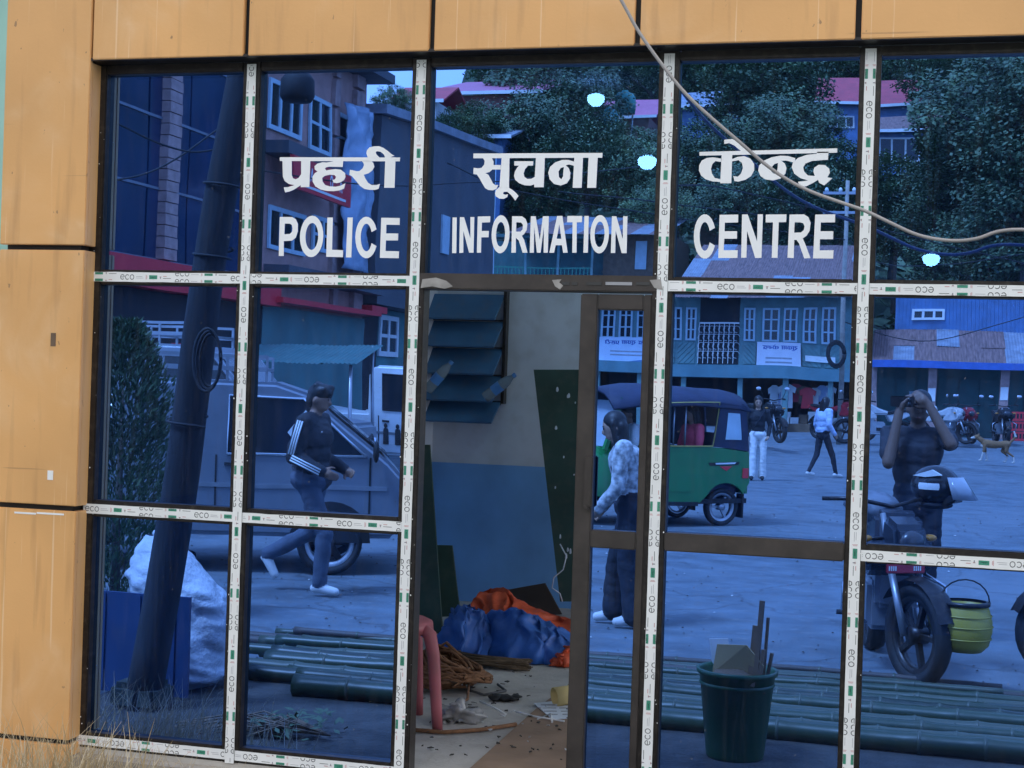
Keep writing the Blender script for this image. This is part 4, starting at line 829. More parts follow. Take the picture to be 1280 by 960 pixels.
# ------------------------------------------------------------------ houses on the hill
def house(px0, px1, pye, pyg, s, wall, roof, label, rh=1.6, dep=6, wins=(), over=.6, lean=False):
    a, c = mir(px0, pyg, s), mir(px1, pyg, s); ze = mir((px0+px1)/2, pye, s).z; zg = min(a.z, c.z); b = empty('hill_house', ((a.x+c.x)/2, -s, zg-2), 0, label, 'house', 'houses on the hill'); wd = (c.x-a.x)/2; h = ze-zg+2
    MB().box(-wd, wd, -dep, 0, 0, h).build('wall', M[wall], b)
    o = MB()
    if lean: o.add([(-wd-over, over, h-.1), (wd+over, over, h-.1), (wd+over, -dep-over, h+rh), (-wd-over, -dep-over, h+rh)]+[(-wd-over, over, h-.02), (wd+over, over, h-.02), (wd+over, -dep-over, h+rh+.08), (-wd-over, -dep-over, h+rh+.08)], [(3, 2, 1, 0), (4, 5, 6, 7), (0, 1, 5, 4), (1, 2, 6, 5), (2, 3, 7, 6), (3, 0, 4, 7)])
    else: o.prism([(over, h-.15), (-dep/2, h+rh), (-dep-over, h-.15), (-dep-over, h-.05), (-dep/2, h+rh+.1), (over, h-.05)], -wd-over, wd+over, 'x')
    r_ = o.build('roof', M[roof], b); MB().box(-wd-over, wd+over, over-.02, over+.05, h-.18, h+.0).build('fascia', M['white'], r_)
    for (q0, q1, w0, w1, nx) in wins: win(b, -wd+2*wd*q0, -wd+2*wd*q1, h*w0, h*w1, .01, nx, 1, 'white', .1)
    return b
house(1030, 1162, 128, 200, 92, 'blue', 'redroof', 'red roofed blue house high on the hill at the right', 2.2, 7, ((.05, .3, .7, .85, 3), (.45, .95, .45, .72, 4)))
house(1095, 1172, 160, 205, 84, 'blue', 'rust', 'blue house with a row of white windows below the red roofed house', 1.2, 5, ((.08, .95, .55, .9, 4),))
house(856, 915, 135, 175, 88, 'blue', 'zinc', 'small blue house among trees above the third word', 1.3, 5, ((.5, .8, .3, .6, 2),))
house(556, 660, 120, 165, 74, 'pinkwall', 'pinkroof', 'house with a broad pink roof beside the sky gap', 2.4, 7, ((.1, .3, .3, .6, 2),), 1.2, True)
house(752, 810, 148, 190, 86, 'pinkwall', 'pinkroof', 'pink roofed house with green tanks on the hill', 1.5, 5, ((.2, .5, .4, .7, 2),))
house(600, 628, 172, 230, 66, 'blue', 'zinc', 'small bright blue house behind the grey house', .6, 4, ((.3, .7, .3, .6, 2),))
house(500, 545, 128, 165, 66, 'white', 'redroof', 'small red roofed house in the gap behind the pink house', 1.0, 4, ((.2, .5, .3, .7, 2),))
house(880, 960, 225, 262, 72, 'timber', 'rust', 'low brown house under the trees above the big rusty roof', 1.2, 5, ((.2, .4, .3, .7, 2),))
for k, (px, py, s, lab) in enumerate(((760, 152, 80, 'green water tank on the hill left of the second green tank'), (782, 130, 82, 'higher green water tank on the hill beside the pink roof'))):
    p = mir(px, py+14, s); o = empty('water_tank', p, 0, lab, 'tank', 'green water tanks')
    MB().lathe([(0, 0), (.6, .02), (.62, .5), (.6, 1.0), (.45, 1.25), (.2, 1.32), (.18, 1.42), (0, 1.43)], 16).build('tank_body', mat('green_tank', (.06, .33, .27), .5), o)
    for q in (-.45, .45): MB().tube([(q, 0, 0), (q, 0, -3)], .06, 6).build('tank_stand', M['steel'], o)

# ------------------------------------------------------------------ trees
def leaf_mat(n, c):
    m = mat(n, c, .6, 0, .45, 1.2); return m
LM = [leaf_mat('dark_leaves', (.075, .12, .055)), leaf_mat('mid_leaves', (.10, .155, .065)), leaf_mat('fresh_leaves', (.13, .19, .065))]
def tree_proto(seed, n_cl, per, sz, m, shape=(1, 1, 1)):
    rn = random.Random(seed); mb = MB()
    for k in range(n_cl):
        while True:
            p = Vector((rn.uniform(-1, 1), rn.uniform(-1, 1), rn.uniform(-1, 1)))
            if .35 < p.length < 1+.22*noise.noise(p*2+Vector((seed, 0, 0))): break
        p = Vector((p.x*shape[0]*2.6, p.y*shape[1]*2.6, p.z*shape[2]*2.4+4.6)); cr = rn.uniform(.35, .75)
        mi = rn.choice((0, 0, 1))
        for q in range(per):
            d = Vector((rn.gauss(0, 1), rn.gauss(0, 1), rn.gauss(0, .7))).normalized()*cr*rn.random()**.5; c = p+d
            a = Vector((rn.gauss(0, 1), rn.gauss(0, 1), rn.gauss(0, .6))).normalized(); u = a.cross(Vector((rn.random(), rn.random(), 1.1))).normalized(); L_ = sz*rn.uniform(.6, 1.3); W_ = L_*.36
            mb.add([c-a*L_*.5, c+u*W_, c+a*L_*.5, c-u*W_], [(0, 1, 2, 3)], mi)
    r = empty('tree', (0, 0, 0)); mb.build('crown', m, r); t = MB()
    t.tube([(0, 0, -.6), (.05, 0, 1.2), (-.05, .08, 2.6), (.05, 0, 4.2), (0, 0, 5.6)], [.26, .2, .16, .1, .03], 8)
    for k in range(7):
        a = k*2.4+seed; z = 2.2+k*.35; t.tube([(0, 0, z), (math.cos(a)*.7, math.sin(a)*.7, z+.7), (math.cos(a)*1.7, math.sin(a)*1.7, z+1.3)], [.09, .06, .02], 6)
    t.build('trunk', M['bark'], r); return r
protos = [tree_proto(1, 150, 130, .155, [LM[0], LM[1]]), tree_proto(2, 140, 130, .155, [LM[1], LM[2]], (1, 1, .8)), tree_proto(3, 150, 130, .15, [LM[0], LM[0]], (.75, .75, 1.35))]
SPOTS = [ # px, py of the crown centre, s, scale, kind, words
 (700, 118, 80, 1.5, 0, 'large dark tree above the second word'), (662, 185, 70, 1.15, 0, 'dark tree behind the word for notice'), (738, 205, 66, .9, 0, 'dark round tree between the lettering rows of the middle pane'), (655, 100, 96, 1.4, 0, 'dark tree behind the broad pink roof'), (705, 165, 74, 1.2, 0, 'dark tree in the middle of the second pane'),
 (800, 222, 66, .85, 1, 'bright green tree right of the second word'), (785, 195, 74, .75, 1, 'green tree below the water tanks'), (815, 105, 104, 1.3, 0, 'tree above the pink roofed house'), (745, 85, 110, 1.5, 1, 'tree on the hilltop above the tanks'),
 (955, 120, 78, 1.45, 0, 'huge dark tree above the third word'), (975, 185, 72, 1.1, 0, 'dark tree behind the third word'), (1018, 165, 76, .7, 0, 'dark tree just left of the red roofed house'), (1000, 75, 112, 1.5, 0, 'tree left of the red roof on the hilltop'), (885, 95, 108, 1.4, 1, 'pale tree on the hilltop above the blue house'), (905, 205, 70, .85, 0, 'dark tree below the small blue house'),
 (1262, 140, 58, 1.35, 0, 'broad dark tree filling the top right pane'), (1290, 215, 55, 1.3, 2, 'tall dark tree at the right edge'), (1215, 205, 62, 1.0, 0, 'dark tree under the broad tree in the right pane'), (1120, 255, 66, .95, 0, 'dark tree below the white windowed house'), (1175, 270, 60, .9, 2, 'narrow dark tree behind the blue shed'), (1250, 300, 57, .9, 0, 'dark tree behind the right end of the blue shed'), (1090, 75, 120, 1.5, 1, 'pale tree behind the red roof'), (1195, 95, 90, 1.2, 0, 'dark tree right of the red roof'), (1050, 235, 68, .9, 0, 'dark tree behind the fourth mullion'),
 (850, 215, 72, .9, 0, 'dark tree behind the third mullion'), (925, 258, 64, .8, 0, 'dark low tree above the big rusty roof'), (1005, 262, 62, .8, 0, 'dark bush like tree above the rusty roof end'), (690, 232, 68, .8, 0, 'dark tree above the balcony house'), (640, 225, 68, .8, 2, 'slim dark tree beside the grey house'),
 (492, 128, 50, .30, 1, 'small green tree in the sky gap beside the pink house'), (518, 158, 52, .30, 1, 'bushy green tree on the grey house corner'), (470, 152, 48, .2, 0, 'little dark tree above the grey parapet'), (562, 178, 64, .5, 0, 'dark tree below the broad pink roof'), (592, 160, 66, .6, 1, 'green tree between pink roof and blue house'), (828, 262, 62, .6, 1, 'low green tree beside the side shack')]
for k, (px, py, s, sc, kd, lab) in enumerate(SPOTS):
    pr = protos[kd]; o = copy_tree(pr); o.name = 'tree'; p = mir(px, py, s); o.location = (p.x, p.y, p.z-4.6*sc); o.scale = (sc, sc, sc); o.rotation_euler = (0, 0, k*1.3); tag(o, lab, 'tree', 'trees on the hill')
for pr in protos:
    for ch in list(pr.children): bpy.data.objects.remove(ch)
    bpy.data.objects.remove(pr)
mb = MB(); rn = random.Random(6)                                             # undergrowth that covers the slope
for k in range(26000):
    s = 57+rn.random()**1.4*90; x = rn.uniform(-.72, .30)*(s+5); z = hill_z(x, s)
    if z < .3: continue
    c = Vector((x, -s, z+rn.uniform(0, 1.6))); a = Vector((rn.gauss(0, 1), rn.gauss(0, 1), rn.gauss(0, .8))).normalized(); u = a.cross(Vector((rn.random(), rn.random(), 1))).normalized(); L_ = rn.uniform(.25, .7); mb.add([c-a*L_, c+u*L_*.5, c+a*L_, c-u*L_*.5], [(0, 1, 2, 3)], rn.choice((0, 0, 1)))
tag(mb.build('undergrowth', [LM[0], LM[1]]), 'dense green undergrowth covering the hillside', 'undergrowth', kind='stuff')

# ------------------------------------------------------------------ poles and wires
def pole(px, pyb, s, h, r, label, m='steel', arms=True):
    p = mir(px, pyb, s); o = empty('utility_pole', (p.x, -s, 0), 0, label, 'pole')
    MB().tube([(0, 0, 0), (0, 0, h)], [r, r*.7], 10).build('pole_shaft', M[m], o)
    if arms:
        for z in (h-.4, h-1.0): MB().box(-.7, .7, -.05, .05, z, z+.08).build('cross_arm', M['steel'], o)
        for x in (-.6, -.2, .2, .6): MB().lathe([(.0, .08), (.05, .08), (.06, .14), (.03, .2), (0, .21)], 8, (x, 0, h-.4)).build('insulator', M['white'], o)
    return o
pole(1054, 480, 40, 8, .085, 'grey utility pole with coiled cable before the teal timber house', 'cement'); pole(617, 300, 38, 8.4, .08, 'pale street pole at the corner of the grey house', 'winframe', False)
p = mir(1048, 440, 39.6); mb = MB()
for k in range(4): mb.tube([(p.x+(.20+.02*k)*math.cos(a*.3), p.y, p.z+(.30+.03*k)*math.sin(a*.3)) for a in range(22)], .03, 5)
tag(mb.build('cable_coil', M['black']), 'black coil of cable hung on the grey utility pole', 'cable')
WIRES = [((330, 215, 18), (540, 232, 25), (840, 205, 40), 'thin wire across the second pane and the lettering'), ((560, 205, 22), (700, 250, 30), (1060, 300, 40), 'thin wire sagging behind the second word'), ((850, 232, 22), (950, 245, 26), (1290, 330, 30), 'thin wire above the third word'), ((700, 240, 26), (900, 262, 34), (1054, 285, 40), 'thin wire running to the utility pole'), ((1054, 290, 40), (1120, 330, 40), (1300, 315, 40), 'black wire from the utility pole to the right'), ((1054, 400, 40), (1160, 425, 42), (1300, 385, 42), 'black wire before the blue shed'), ((135, 150, 12), (240, 190, 13), (330, 170, 14), 'thin wire before the dark glass office'), ((140, 225, 12), (210, 205, 13), (330, 120, 14), 'second thin wire before the dark glass office')]
for a, c, e, lab in WIRES:
    P = catmull([mir(*a), mir(*c), mir(*e)], 10); tag(MB().tube(P, .014, 5).build('overhead_wire', M['black']), lab, 'wire', 'overhead wires')

# ------------------------------------------------------------------ on the ground before the booth
# leaning pole, its lamp, thuja, low wall, blue panel, sack, drum
SP = 1.55
pb0, pt0 = mir(176, 900, SP), mir(303, 90, SP); dr = (pt0-pb0); dr /= dr.z; base = pb0-dr*pb0.z
po = empty('leaning_pole', base, 0, 'thick dark pole leaning to the right over the left panes', 'pole')
MB().tube([dr*z+Vector((.012*math.sin(z*2), .01*math.cos(z*3), 0)) for z in [i*.3 for i in range(22)]], [.094-.0016*i for i in range(22)], 14).build('pole_shaft', M['pole'], po)
for z in (1.42, 2.25, 2.6): 
    c = dr*z; MB().tube([(c.x+.096*math.cos(a*.45), c.y+.096*math.sin(a*.45), c.z+.004*a) for a in range(15)], .007, 5).build('wire_wrap', M['black'], po)
for k in range(3):
    c = dr*1.75+Vector((.12, .1, 0)); MB().tube([(c.x+(.055+.008*k)*math.cos(a*.31), c.y+.02*k, c.z+(.13+.012*k)*math.sin(a*.31)) for a in range(22)], .008, 5).build('cable_loop', M['black'], po)
MB().box(-.14, .12, -.12, .10, 0, .14).build('concrete_footing', mat('mossy_concrete', (.04, .045, .035), .9, 0, .4, 8, .4, 30), po, .03)
p = mir(372, 108, SP); lo = empty('lamp_head', p, 0, 'round black lamp hanging from an arm of the leaning pole', 'lamp')
MB().lathe([(0, .06), (.06, .06), (.082, .03), (.085, -.05), (.07, -.075), (0, -.08)], 18).build('lamp_bowl', M['black'], lo)
q = base+dr*(p.z+.05)-p; MB().tube([(0, 0, .06), (0, 0, .10), tuple(q+Vector((.1, 0, .03)))], .012, 8).build('lamp_arm', M['black'], lo)
def thuja(px, s, h, r, label, seed):
    p = mir(px, 560, s); o = empty('thuja_bush', (p.x, -s, 0), 0, label, 'bush'); rn = random.Random(seed); mb = MB()
    for k in range(11000):
        t = rn.random()**.8; rr = r*max(0, 1-((t-.42)/.6)**2)**.5*(.8+.35*noise.noise((t*6, k*.0007, 2))); a = rn.uniform(0, 6.283); q = rr*(rn.random()**.35)
        c = Vector((q*math.cos(a), q*math.sin(a), .08+t*h)); d = Vector((math.cos(a)*.6+rn.gauss(0, .3), math.sin(a)*.6+rn.gauss(0, .3), rn.uniform(.5, 1.2))).normalized(); u = d.cross(Vector((rn.gauss(0, 1), rn.gauss(0, 1), .2))).normalized(); L_ = rn.uniform(.022, .055)
        mb.add([c-d*L_*.4, c+u*L_*.22, c+d*L_, c-u*L_*.22], [(0, 1, 2, 3)], rn.choice((0, 1)))
    mb.build('crown', [LM[0], leaf_mat('thuja_green', (.03, .075, .025))], o); MB().tube([(0, 0, 0), (0, 0, h*.8)], [.04, .01], 7).build('trunk', M['bark'], o)
thuja(150, 4.0, 1.95, .46, 'dark green thuja bush beside the leaning pole', 3)
a, c = mir(70, 800, 1.8), mir(238, 800, 1.8); zw = mir(190, 742, 1.8).z; o = empty('metal_hoarding', (c.x, -1.8, 0), 0, 'blue sheet metal hoarding standing before the white sack', 'hoarding')
MB().box(a.x-c.x, 0, 0, .02, .02, zw).build('hoarding_sheet', mat('deep_blue_sheet', (.02, .05, .13), .5, 0, .15, 3, dirt=.15), o)
for k in range(4): MB().box(a.x-c.x+.08+k*.2, a.x-c.x+.10+k*.2, .021, .028, .03, zw-.01).build('hoarding_rib', MATS['deep_blue_sheet'], o)
p = mir(228, 800, 2.16); p.z = 0; sk = empty('woven_sack', p, 0, 'tall stuffed white woven sack standing beside the leaning pole', 'sack'); mb = MB(); vs = []; n, k = 60, 48; hs = .80
for i in range(n+1):
    t = i/n
    for j in range(k):
        a = 2*math.pi*j/k; r = .29*(1-.12*t)*min(1, .55+t*5)*(1-.75*max(0, (t-.62)/.38)**1.6)
        ca, sa = math.cos(a), math.sin(a)
        r *= 1+.14*noise.noise((ca*1.1, sa*1.1, t*2.6))+.10*noise.noise((ca*2.4, sa*2.4, t*6))+.16*(abs(noise.noise((ca*2+t*7, sa*2-t*4, t*8)))-.2)+.05*noise.noise((ca*5-t*9, sa*5+t*6, t*11))-.05*max(0, 1-abs(t-.42)*14)-.04*max(0, 1-abs(t-.68)*16)
        vs.append((r*ca-.13*t*t+.03*math.sin(t*5), r*sa*.9, hs*t))
mb.add(vs, [(i*k+j, i*k+(j+1) % k, (i+1)*k+(j+1) % k, (i+1)*k+j) for i in range(n) for j in range(k)], 0, True)
sm = mat('white_woven_plastic', (.52, .54, .57), .5, 0, .14, 6, .6, 30, dirt=.2); mb.build('sack_body', sm, sk)
mb = MB(); mb.ell((-.12, 0, hs-.01), (.07, .06, .05), 16, 10, jit=.9); mb.build('tied_mouth', sm, sk); MB().tube([(-.115+.05*math.cos(a*.6), .045*math.sin(a*.6), hs-.04) for a in range(12)], .006, 5).build('tie', M['timber'], sk)

# bamboo poles laid parallel to the glass
bam = [mat('green_bamboo', (.028, .045, .022), .4, 0, .3, 3, stretch=(.4, 4, 4)), mat('grey_green_bamboo', (.055, .068, .042), .45, 0, .3, 3, stretch=(.4, 4, 4)), mat('dry_brown_bamboo', (.07, .055, .046), .6, 0, .35, 3, stretch=(.4, 4, 4))]
bam.append(mat('dark_green_bamboo', (.016, .026, .014), .4, 0, .3, 3, stretch=(.4, 4, 4))); rn = random.Random(14); NB = 24
ORD = ['nearest', 'second nearest', 'third nearest', 'fourth nearest', 'fifth nearest', 'sixth nearest', 'seventh nearest', 'eighth nearest', 'ninth nearest', 'tenth nearest', 'eleventh nearest', 'twelfth nearest', 'thirteenth nearest', 'fourteenth nearest', 'fifteenth nearest', 'sixteenth nearest', 'seventeenth nearest', 'eighteenth nearest', 'nineteenth nearest', 'twentieth nearest', 'fourth farthest', 'third farthest', 'second farthest', 'farthest']
ss = 2.12
for k in range(NB):
    r = (.047-.0011*k)*rn.uniform(.85, 1.12)+(.014 if k == 0 else 0); ss += r*2.25 if k else 0; lift = (0, .012, .03, .004)[k % 4]
    xa = -.464*(ss+5.25)+rn.uniform(-.06, .5); xb = 2.2+rn.uniform(-.3, .8) if k < 17 else rn.uniform(.0, .6)+.35; ang = rn.uniform(-.018, .018); pts = []; rs = []; nn = int((xb-xa)/.06); tw = rn.uniform(.28, .42)
    for i in range(nn+1):
        x = xa+(xb-xa)*i/nn; t = (x-xa)/tw; node = abs(t-round(t)) < .09
        pts.append((x, -ss+(x+1)*ang+.012*math.sin(x*1.3+k)+.008*math.sin(x*3.1+k*2), r+lift+.006*math.sin(x*2+k))); rs.append(r*(1-.16*(i/nn))*(1.13 if node else 1))
    bo = empty('bamboo_pole', (xa, -ss, 0)); off_ = Vector((-xa, ss, 0))
    MB().tube([Vector(q)+off_ for q in pts], rs, 9).build('culm', bam[(0, 1, 0, 3, 0, 1)[k % 6] if k < 15 else (2 if k % 3 else 1)], bo)
    mb = MB()
    for t in range(1, int((xb-xa)/tw)):
        i = min(nn-1, int(t*tw/(xb-xa)*nn+.5)); q = Vector(pts[i])+off_; mb.tube([q+Vector((-.008, 0, 0)), q, q+Vector((.008, 0, 0))], [rs[i]*.99, rs[i]*1.12, rs[i]*.99], 9, cap=False)
    if mb.v: tag(mb.build('node_rings', bam[1], bo), kind='stuff')
    MB().tube([Vector(pts[0])+off_-Vector((.002, 0, 0)), Vector(pts[0])+off_-Vector((.0005, 0, 0))], rs[0]*.7, 9).build('hollow_end', M['dark'], bo)
    o = bo
    tag(o, '%s bamboo pole of the pile to the glass, %s' % (ORD[k], 'thick and green' if k < 8 else ('grey green' if k < 15 else 'thin and brown')), 'bamboo pole', 'bamboo poles piled before the booth')
mb = MB(); rl = random.Random(77)                     # grit and scraps on the square
for k in range(900):
    s = 2.3+rl.random()**1.5*16; x = rl.uniform(-.55, .12)*(s+5.25); a = rl.uniform(.004, .012)*(1+s*.05); c = Vector((x, -s, .004+a*.3)); r_ = rl.uniform(0, 6.28)
    mb.add([c+Vector((a*math.cos(r_+q)*rl.uniform(.5, 1.2), a*math.sin(r_+q)*rl.uniform(.5, 1.2), 0)) for q in (0, 1.6, 3.1, 4.7)]+[c+Vector((0, 0, a*.6))], [(0, 1, 4), (1, 2, 4), (2, 3, 4), (3, 0, 4)], rl.choice((0, 0, 0, 0, 0, 0, 1)))
tag(mb.build('street_grit', [M['soil'], mat('pale_grit', (.45, .45, .44), .9)]), 'grit and small scraps strewn over the square', 'grit', kind='stuff')
# leafy stalks on the soil
p = gnd(375, 918, .02); mb = MB(); rn = random.Random(8)
for k in range(60):
    a = rn.uniform(2.4, 3.7); L_ = rn.uniform(.3, .8); mb.tube([(p.x+.15, p.y, .03), (p.x+.15+math.cos(a)*L_*.6, p.y+math.sin(a)*L_*.25, .05+rn.uniform(0, .05)), (p.x+.15+math.cos(a)*L_, p.y+math.sin(a)*L_*.4, .02)], .004, 4, 0)
for k in range(70):
    c = Vector((p.x+rn.gauss(.0, .10), p.y+rn.gauss(0, .08), rn.uniform(.02, .13))); d = Vector((rn.gauss(0, 1), rn.gauss(0, 1), .3)).normalized(); u = d.cross(Vector((0, .3, 1))).normalized(); mb.add([c-d*.03, c+u*.012, c+d*.03, c-u*.012], [(0, 1, 2, 3)], 1)
tag(mb.build('leafy_stalks', [M['timber'], LM[0]]), 'bundle of cut leafy stalks lying before the bamboo', 'stalks', kind='stuff')
# green bucket full of waste
p = gnd(918, 947); bk = empty('waste_bucket', p, .3, 'dark green plastic bucket full of cardboard waste and sticks', 'bucket'); bg_ = mat('dark_green_plastic', (.012, .075, .03), .35, 0, .15, 4, dirt=.12)
MB().lathe([(0, .004), (.128, .004), (.132, .02), (.172, .385), (.184, .39), (.186, .41), (.178, .413), (.168, .395), (.128, .03), (0, .03)], 30).build('bucket_shell', bg_, bk)
for z in (.345,): r = .132+.04*z/.385; MB().lathe([(r+.001, z-.008), (r+.006, z), (r+.001, z+.008)], 30).build('rib_band', bg_, bk)
cb = mat('kraft_cardboard', (.36, .25, .12), .8, 0, .12, 5)
MB().add([(-.13, -.02, .37), (.12, .0, .36), (.15, .05, .45), (.06, .04, .53), (-.10, .0, .51)]+[(-.13, -.01, .37), (.12, .01, .36), (.15, .06, .45), (.06, .05, .53), (-.10, .01, .51)], [(0, 1, 2, 3, 4), (9, 8, 7, 6, 5)]+[(i, (i+1) % 5, (i+1) % 5+5, i+5) for i in range(5)]).build('cardboard_flap', cb, bk)
MB().add([(-.16, -.08, .40), (-.06, -.09, .38), (-.08, -.07, .53), (-.17, -.06, .52)]+[(-.16, -.075, .40), (-.06, -.085, .38), (-.08, -.065, .53), (-.17, -.055, .52)], [(0, 1, 2, 3), (7, 6, 5, 4), (0, 1, 5, 4), (1, 2, 6, 5), (2, 3, 7, 6), (3, 0, 4, 7)]).build('paper_flap', M['white'], bk)
for k, (x, y, dx, h_, wd) in enumerate(((.10, .05, .03, .74, .022), (.06, .02, .03, .62, .025), (.12, .0, .02, .66, .012), (.11, .05, .035, .52, .02), (.115, .0, .05, .50, .014))):
    MB().obox((x, y, .2), (x+dx, y, h_), wd, .012).build('stick', M['timber'], bk)
MB().ell((0, 0, .35), (.155, .155, .06), 18, 8, jit=.6).build('waste_heap', M['timber'], bk)

# ------------------------------------------------------------------ motorbike
red = mat('red_number_plate', (.45, .03, .05), .45)
def wheel(parent, y, r, wd=.05, spokes=5, name='wheel', x=0, rimr=.66):
    t = MB().lathe([(r*.76, -wd*.7), (r*.93, -wd), (r, -wd*.45), (r, wd*.45), (r*.93, wd), (r*.76, wd*.7), (r*.76, -wd*.7)], 30, (x, y, r), 'x').build(name, M['black'], parent)
    rim = MB().lathe([(r*.76, -wd*.6), (r*rimr, -wd*.55), (r*rimr, wd*.55), (r*.76, wd*.6)], 28, (x, y, r), 'x').build('rim', M['frame'] if spokes == 5 else M['steel'], t)
    s = MB(); s.lathe([(0, -wd), (r*.18, -wd), (r*.18, wd), (0, wd)], 14, (x, y, r), 'x')
    for k in range(spokes): a = 2*math.pi*k/spokes; s.obox((x, y, r), (x, y+r*.74*math.cos(a), r+r*.74*math.sin(a)), wd*.6, r*.11, upv=(1, 0, 0))
    s.build('spokes', M['frame'] if spokes > 3 else M['steel'], t)
    return t
def motorbike(label, paint, loc, rz, group, plate=True, mats=None):
    b = empty('motorbike', loc, rz, label, 'motorbike', group); BK = M['frame']
    wheel(b, .66, .30, .05); wheel(b, -.64, .30, .06)
    for x in (-.09, .09): MB().tube([(x, .66, .30), (x, .50, .66)], .022, 8).tube([(x, .50, .66), (x*.9, .36, .98)], .018, 8).build('fork_leg', M['chrome'] if x > 0 else M['steel'], b)
    n = 9; vs = []
    for i in range(n):
        a = R(20+i*16)
        for x, dz in ((-.065, -.015), (0, .012), (.065, -.015)): vs.append((x, .66+.335*math.cos(a)*1, .30+(.335+dz)*math.sin(a)))
    MB().add(vs, [(3*i+j, 3*i+j+1, 3*i+4+j, 3*i+3+j) for i in range(n-1) for j in range(2)], 0, True).build('front_mudguard', BK, b)
    vs = []
    for i in range(n):
        a = R(60+i*13)
        for x, dz in ((-.08, -.02), (0, .015), (.08, -.02)): vs.append((x, -.64+.36*math.cos(a), .30+(.37+dz)*math.sin(a)))
    MB().add(vs, [(3*i+j, 3*i+j+1, 3*i+4+j, 3*i+3+j) for i in range(n-1) for j in range(2)], 0, True).build('rear_mudguard', BK, b)
    MB().prism([(.40, .98), (.46, .78), (.20, .72), (-.25, .74), (-.28, .82), (.0, .90), (.20, 1.0)], -.14, .14, 'x').build('tank', paint, b, .05, 3)
    MB().prism([(.55, .80), (.48, .66), (.30, .60), (.05, .62), (.10, .76), (.40, .86)], -.19, .19, 'x').build('tank_shroud', paint, b, .03)
    MB().prism([(-.22, .82), (-.24, .74), (-.9, .86), (-.95, .92), (-.85, .93), (-.45, .86)], -.12, .12, 'x').build('seat', M['black'], b, .03)
    MB().prism([(-.2, .74), (-.3, .56), (-.55, .60), (-1.0, .84), (-.95, .90)], -.10, .10, 'x').build('side_panel', paint, b, .02)
    MB().box(-.15, .15, -.16, .26, .26, .56).box(-.11, .11, .10, .32, .40, .66).build('engine', M['steel'], b, .03); MB().box(-.17, .17, -.18, .1, .30, .44).build('crankcase', BK, b, .03)
    MB().tube([(.13, .30, .42), (.17, .22, .26), (.17, -.25, .26), (.19, -.5, .34), (.20, -.95, .44)], [.02, .022, .025, .05, .055], 10).build('exhaust', M['steel'], b)
    MB().tube([(-.36, .16, 1.05), (-.22, .28, 1.06), (0, .33, 1.02), (.22, .28, 1.06), (.36, .16, 1.05)], .013, 8).build('handlebar', BK, b)
    for s in (-1, 1):
        MB().tube([(s*.25, .26, 1.06), (s*.37, .15, 1.05)], .02, 8).build('grip', M['black'], b)
        st_ = MB().tube([(s*.24, .27, 1.07), (s*.30, .28, 1.2), (s*.33, .25, 1.26)], .007, 6).build('mirror_stem', BK, b); MB().ell((s*.36, .24, 1.28), (.065, .015, .042), 14, 8).build('mirror', M['chrome'], st_)
        MB().ell((s*.22, .40, .84), (.05, .03, .022), 10, 6).build('indicator', mat('amber_lens', (.5, .2, .03), .3), b); MB().tube([(s*.1, .42, .84), (s*.2, .40, .84)], .01, 6).build('indicator_stalk', BK, b)
        MB().tube([(s*.14, -.05, .30), (s*.30, -.05, .31)], .016, 7).build('footrest', M['black'], b)
        MB().tube([(s*.18, .28, .62), (s*.30, .32, .55), (s*.30, .30, .38), (s*.15, .22, .30)], .013, 7).build('crash_guard', M['chrome'], b)
        MB().tube([(s*.11, -.62, .34), (s*.13, -.48, .74)], .028, 8).build('shock_absorber', M['black'], b)
    MB().prism([(.40, .98), (.55, .92), (.58, .78), (.46, .70), (.38, .76)], -.11, .11, 'x').build('headlight_cowl', paint, b, .03); hl = MB().ell((0, .56, .83), (.085, .05, .07), 16, 10).build('headlight', mat('lamp_lens', (.05, .05, .055), .25), b)
    if plate:
        pl = MB().box(-.19, .07, .60, .612, .655, .715).build('number_plate', red, b, .006); pl.rotation_euler = (0, R(-16), 0); pl.location = (-.17, .06, .0)
        mb = MB()
        for k in range(4):
            for q in (0, 1): mb.box(-.175+q*.165+k*.014-.0, -.167+q*.165+k*.014, .6122, .6135, .672, .700)
        tag(mb.build('plate_digits', M['white'], pl), kind='stuff')
        tl = MB().box(-.08, .08, -1.0, -.97, .70, .82).build('rear_plate', red, b)
    MB().box(-.05, .05, -1.02, -.98, .85, .90).build('tail_light', M['redsign'], b)
    return b
hd = Vector((.14, .99)); fwp = gnd(1124, 857); rz = face(hd.x, hd.y)
dbk = mat('dark_grey_bike_paint', (.03, .035, .045), .25, 0, .2, 4)
mbk = motorbike('dark motorbike with a helmet on its handlebar parked before the man with the phone', dbk, (fwp.x-hd.x*.66, fwp.y-hd.y*.66, 0), rz, 'motorbikes')
fw2 = gnd(1330, 850); motorbike('motorbike of which only the front wheel shows at the right edge', dbk, (fw2.x+.95*.66, fw2.y-.3*.66, 0), face(-.95, .3), 'motorbikes')
for ch in [c_ for c_ in mbk.children if c_.name.startswith('mirror_stem')]:       # this one has lost its mirrors
    [bpy.data.objects.remove(g_) for g_ in list(ch.children)]; bpy.data.objects.remove(ch)
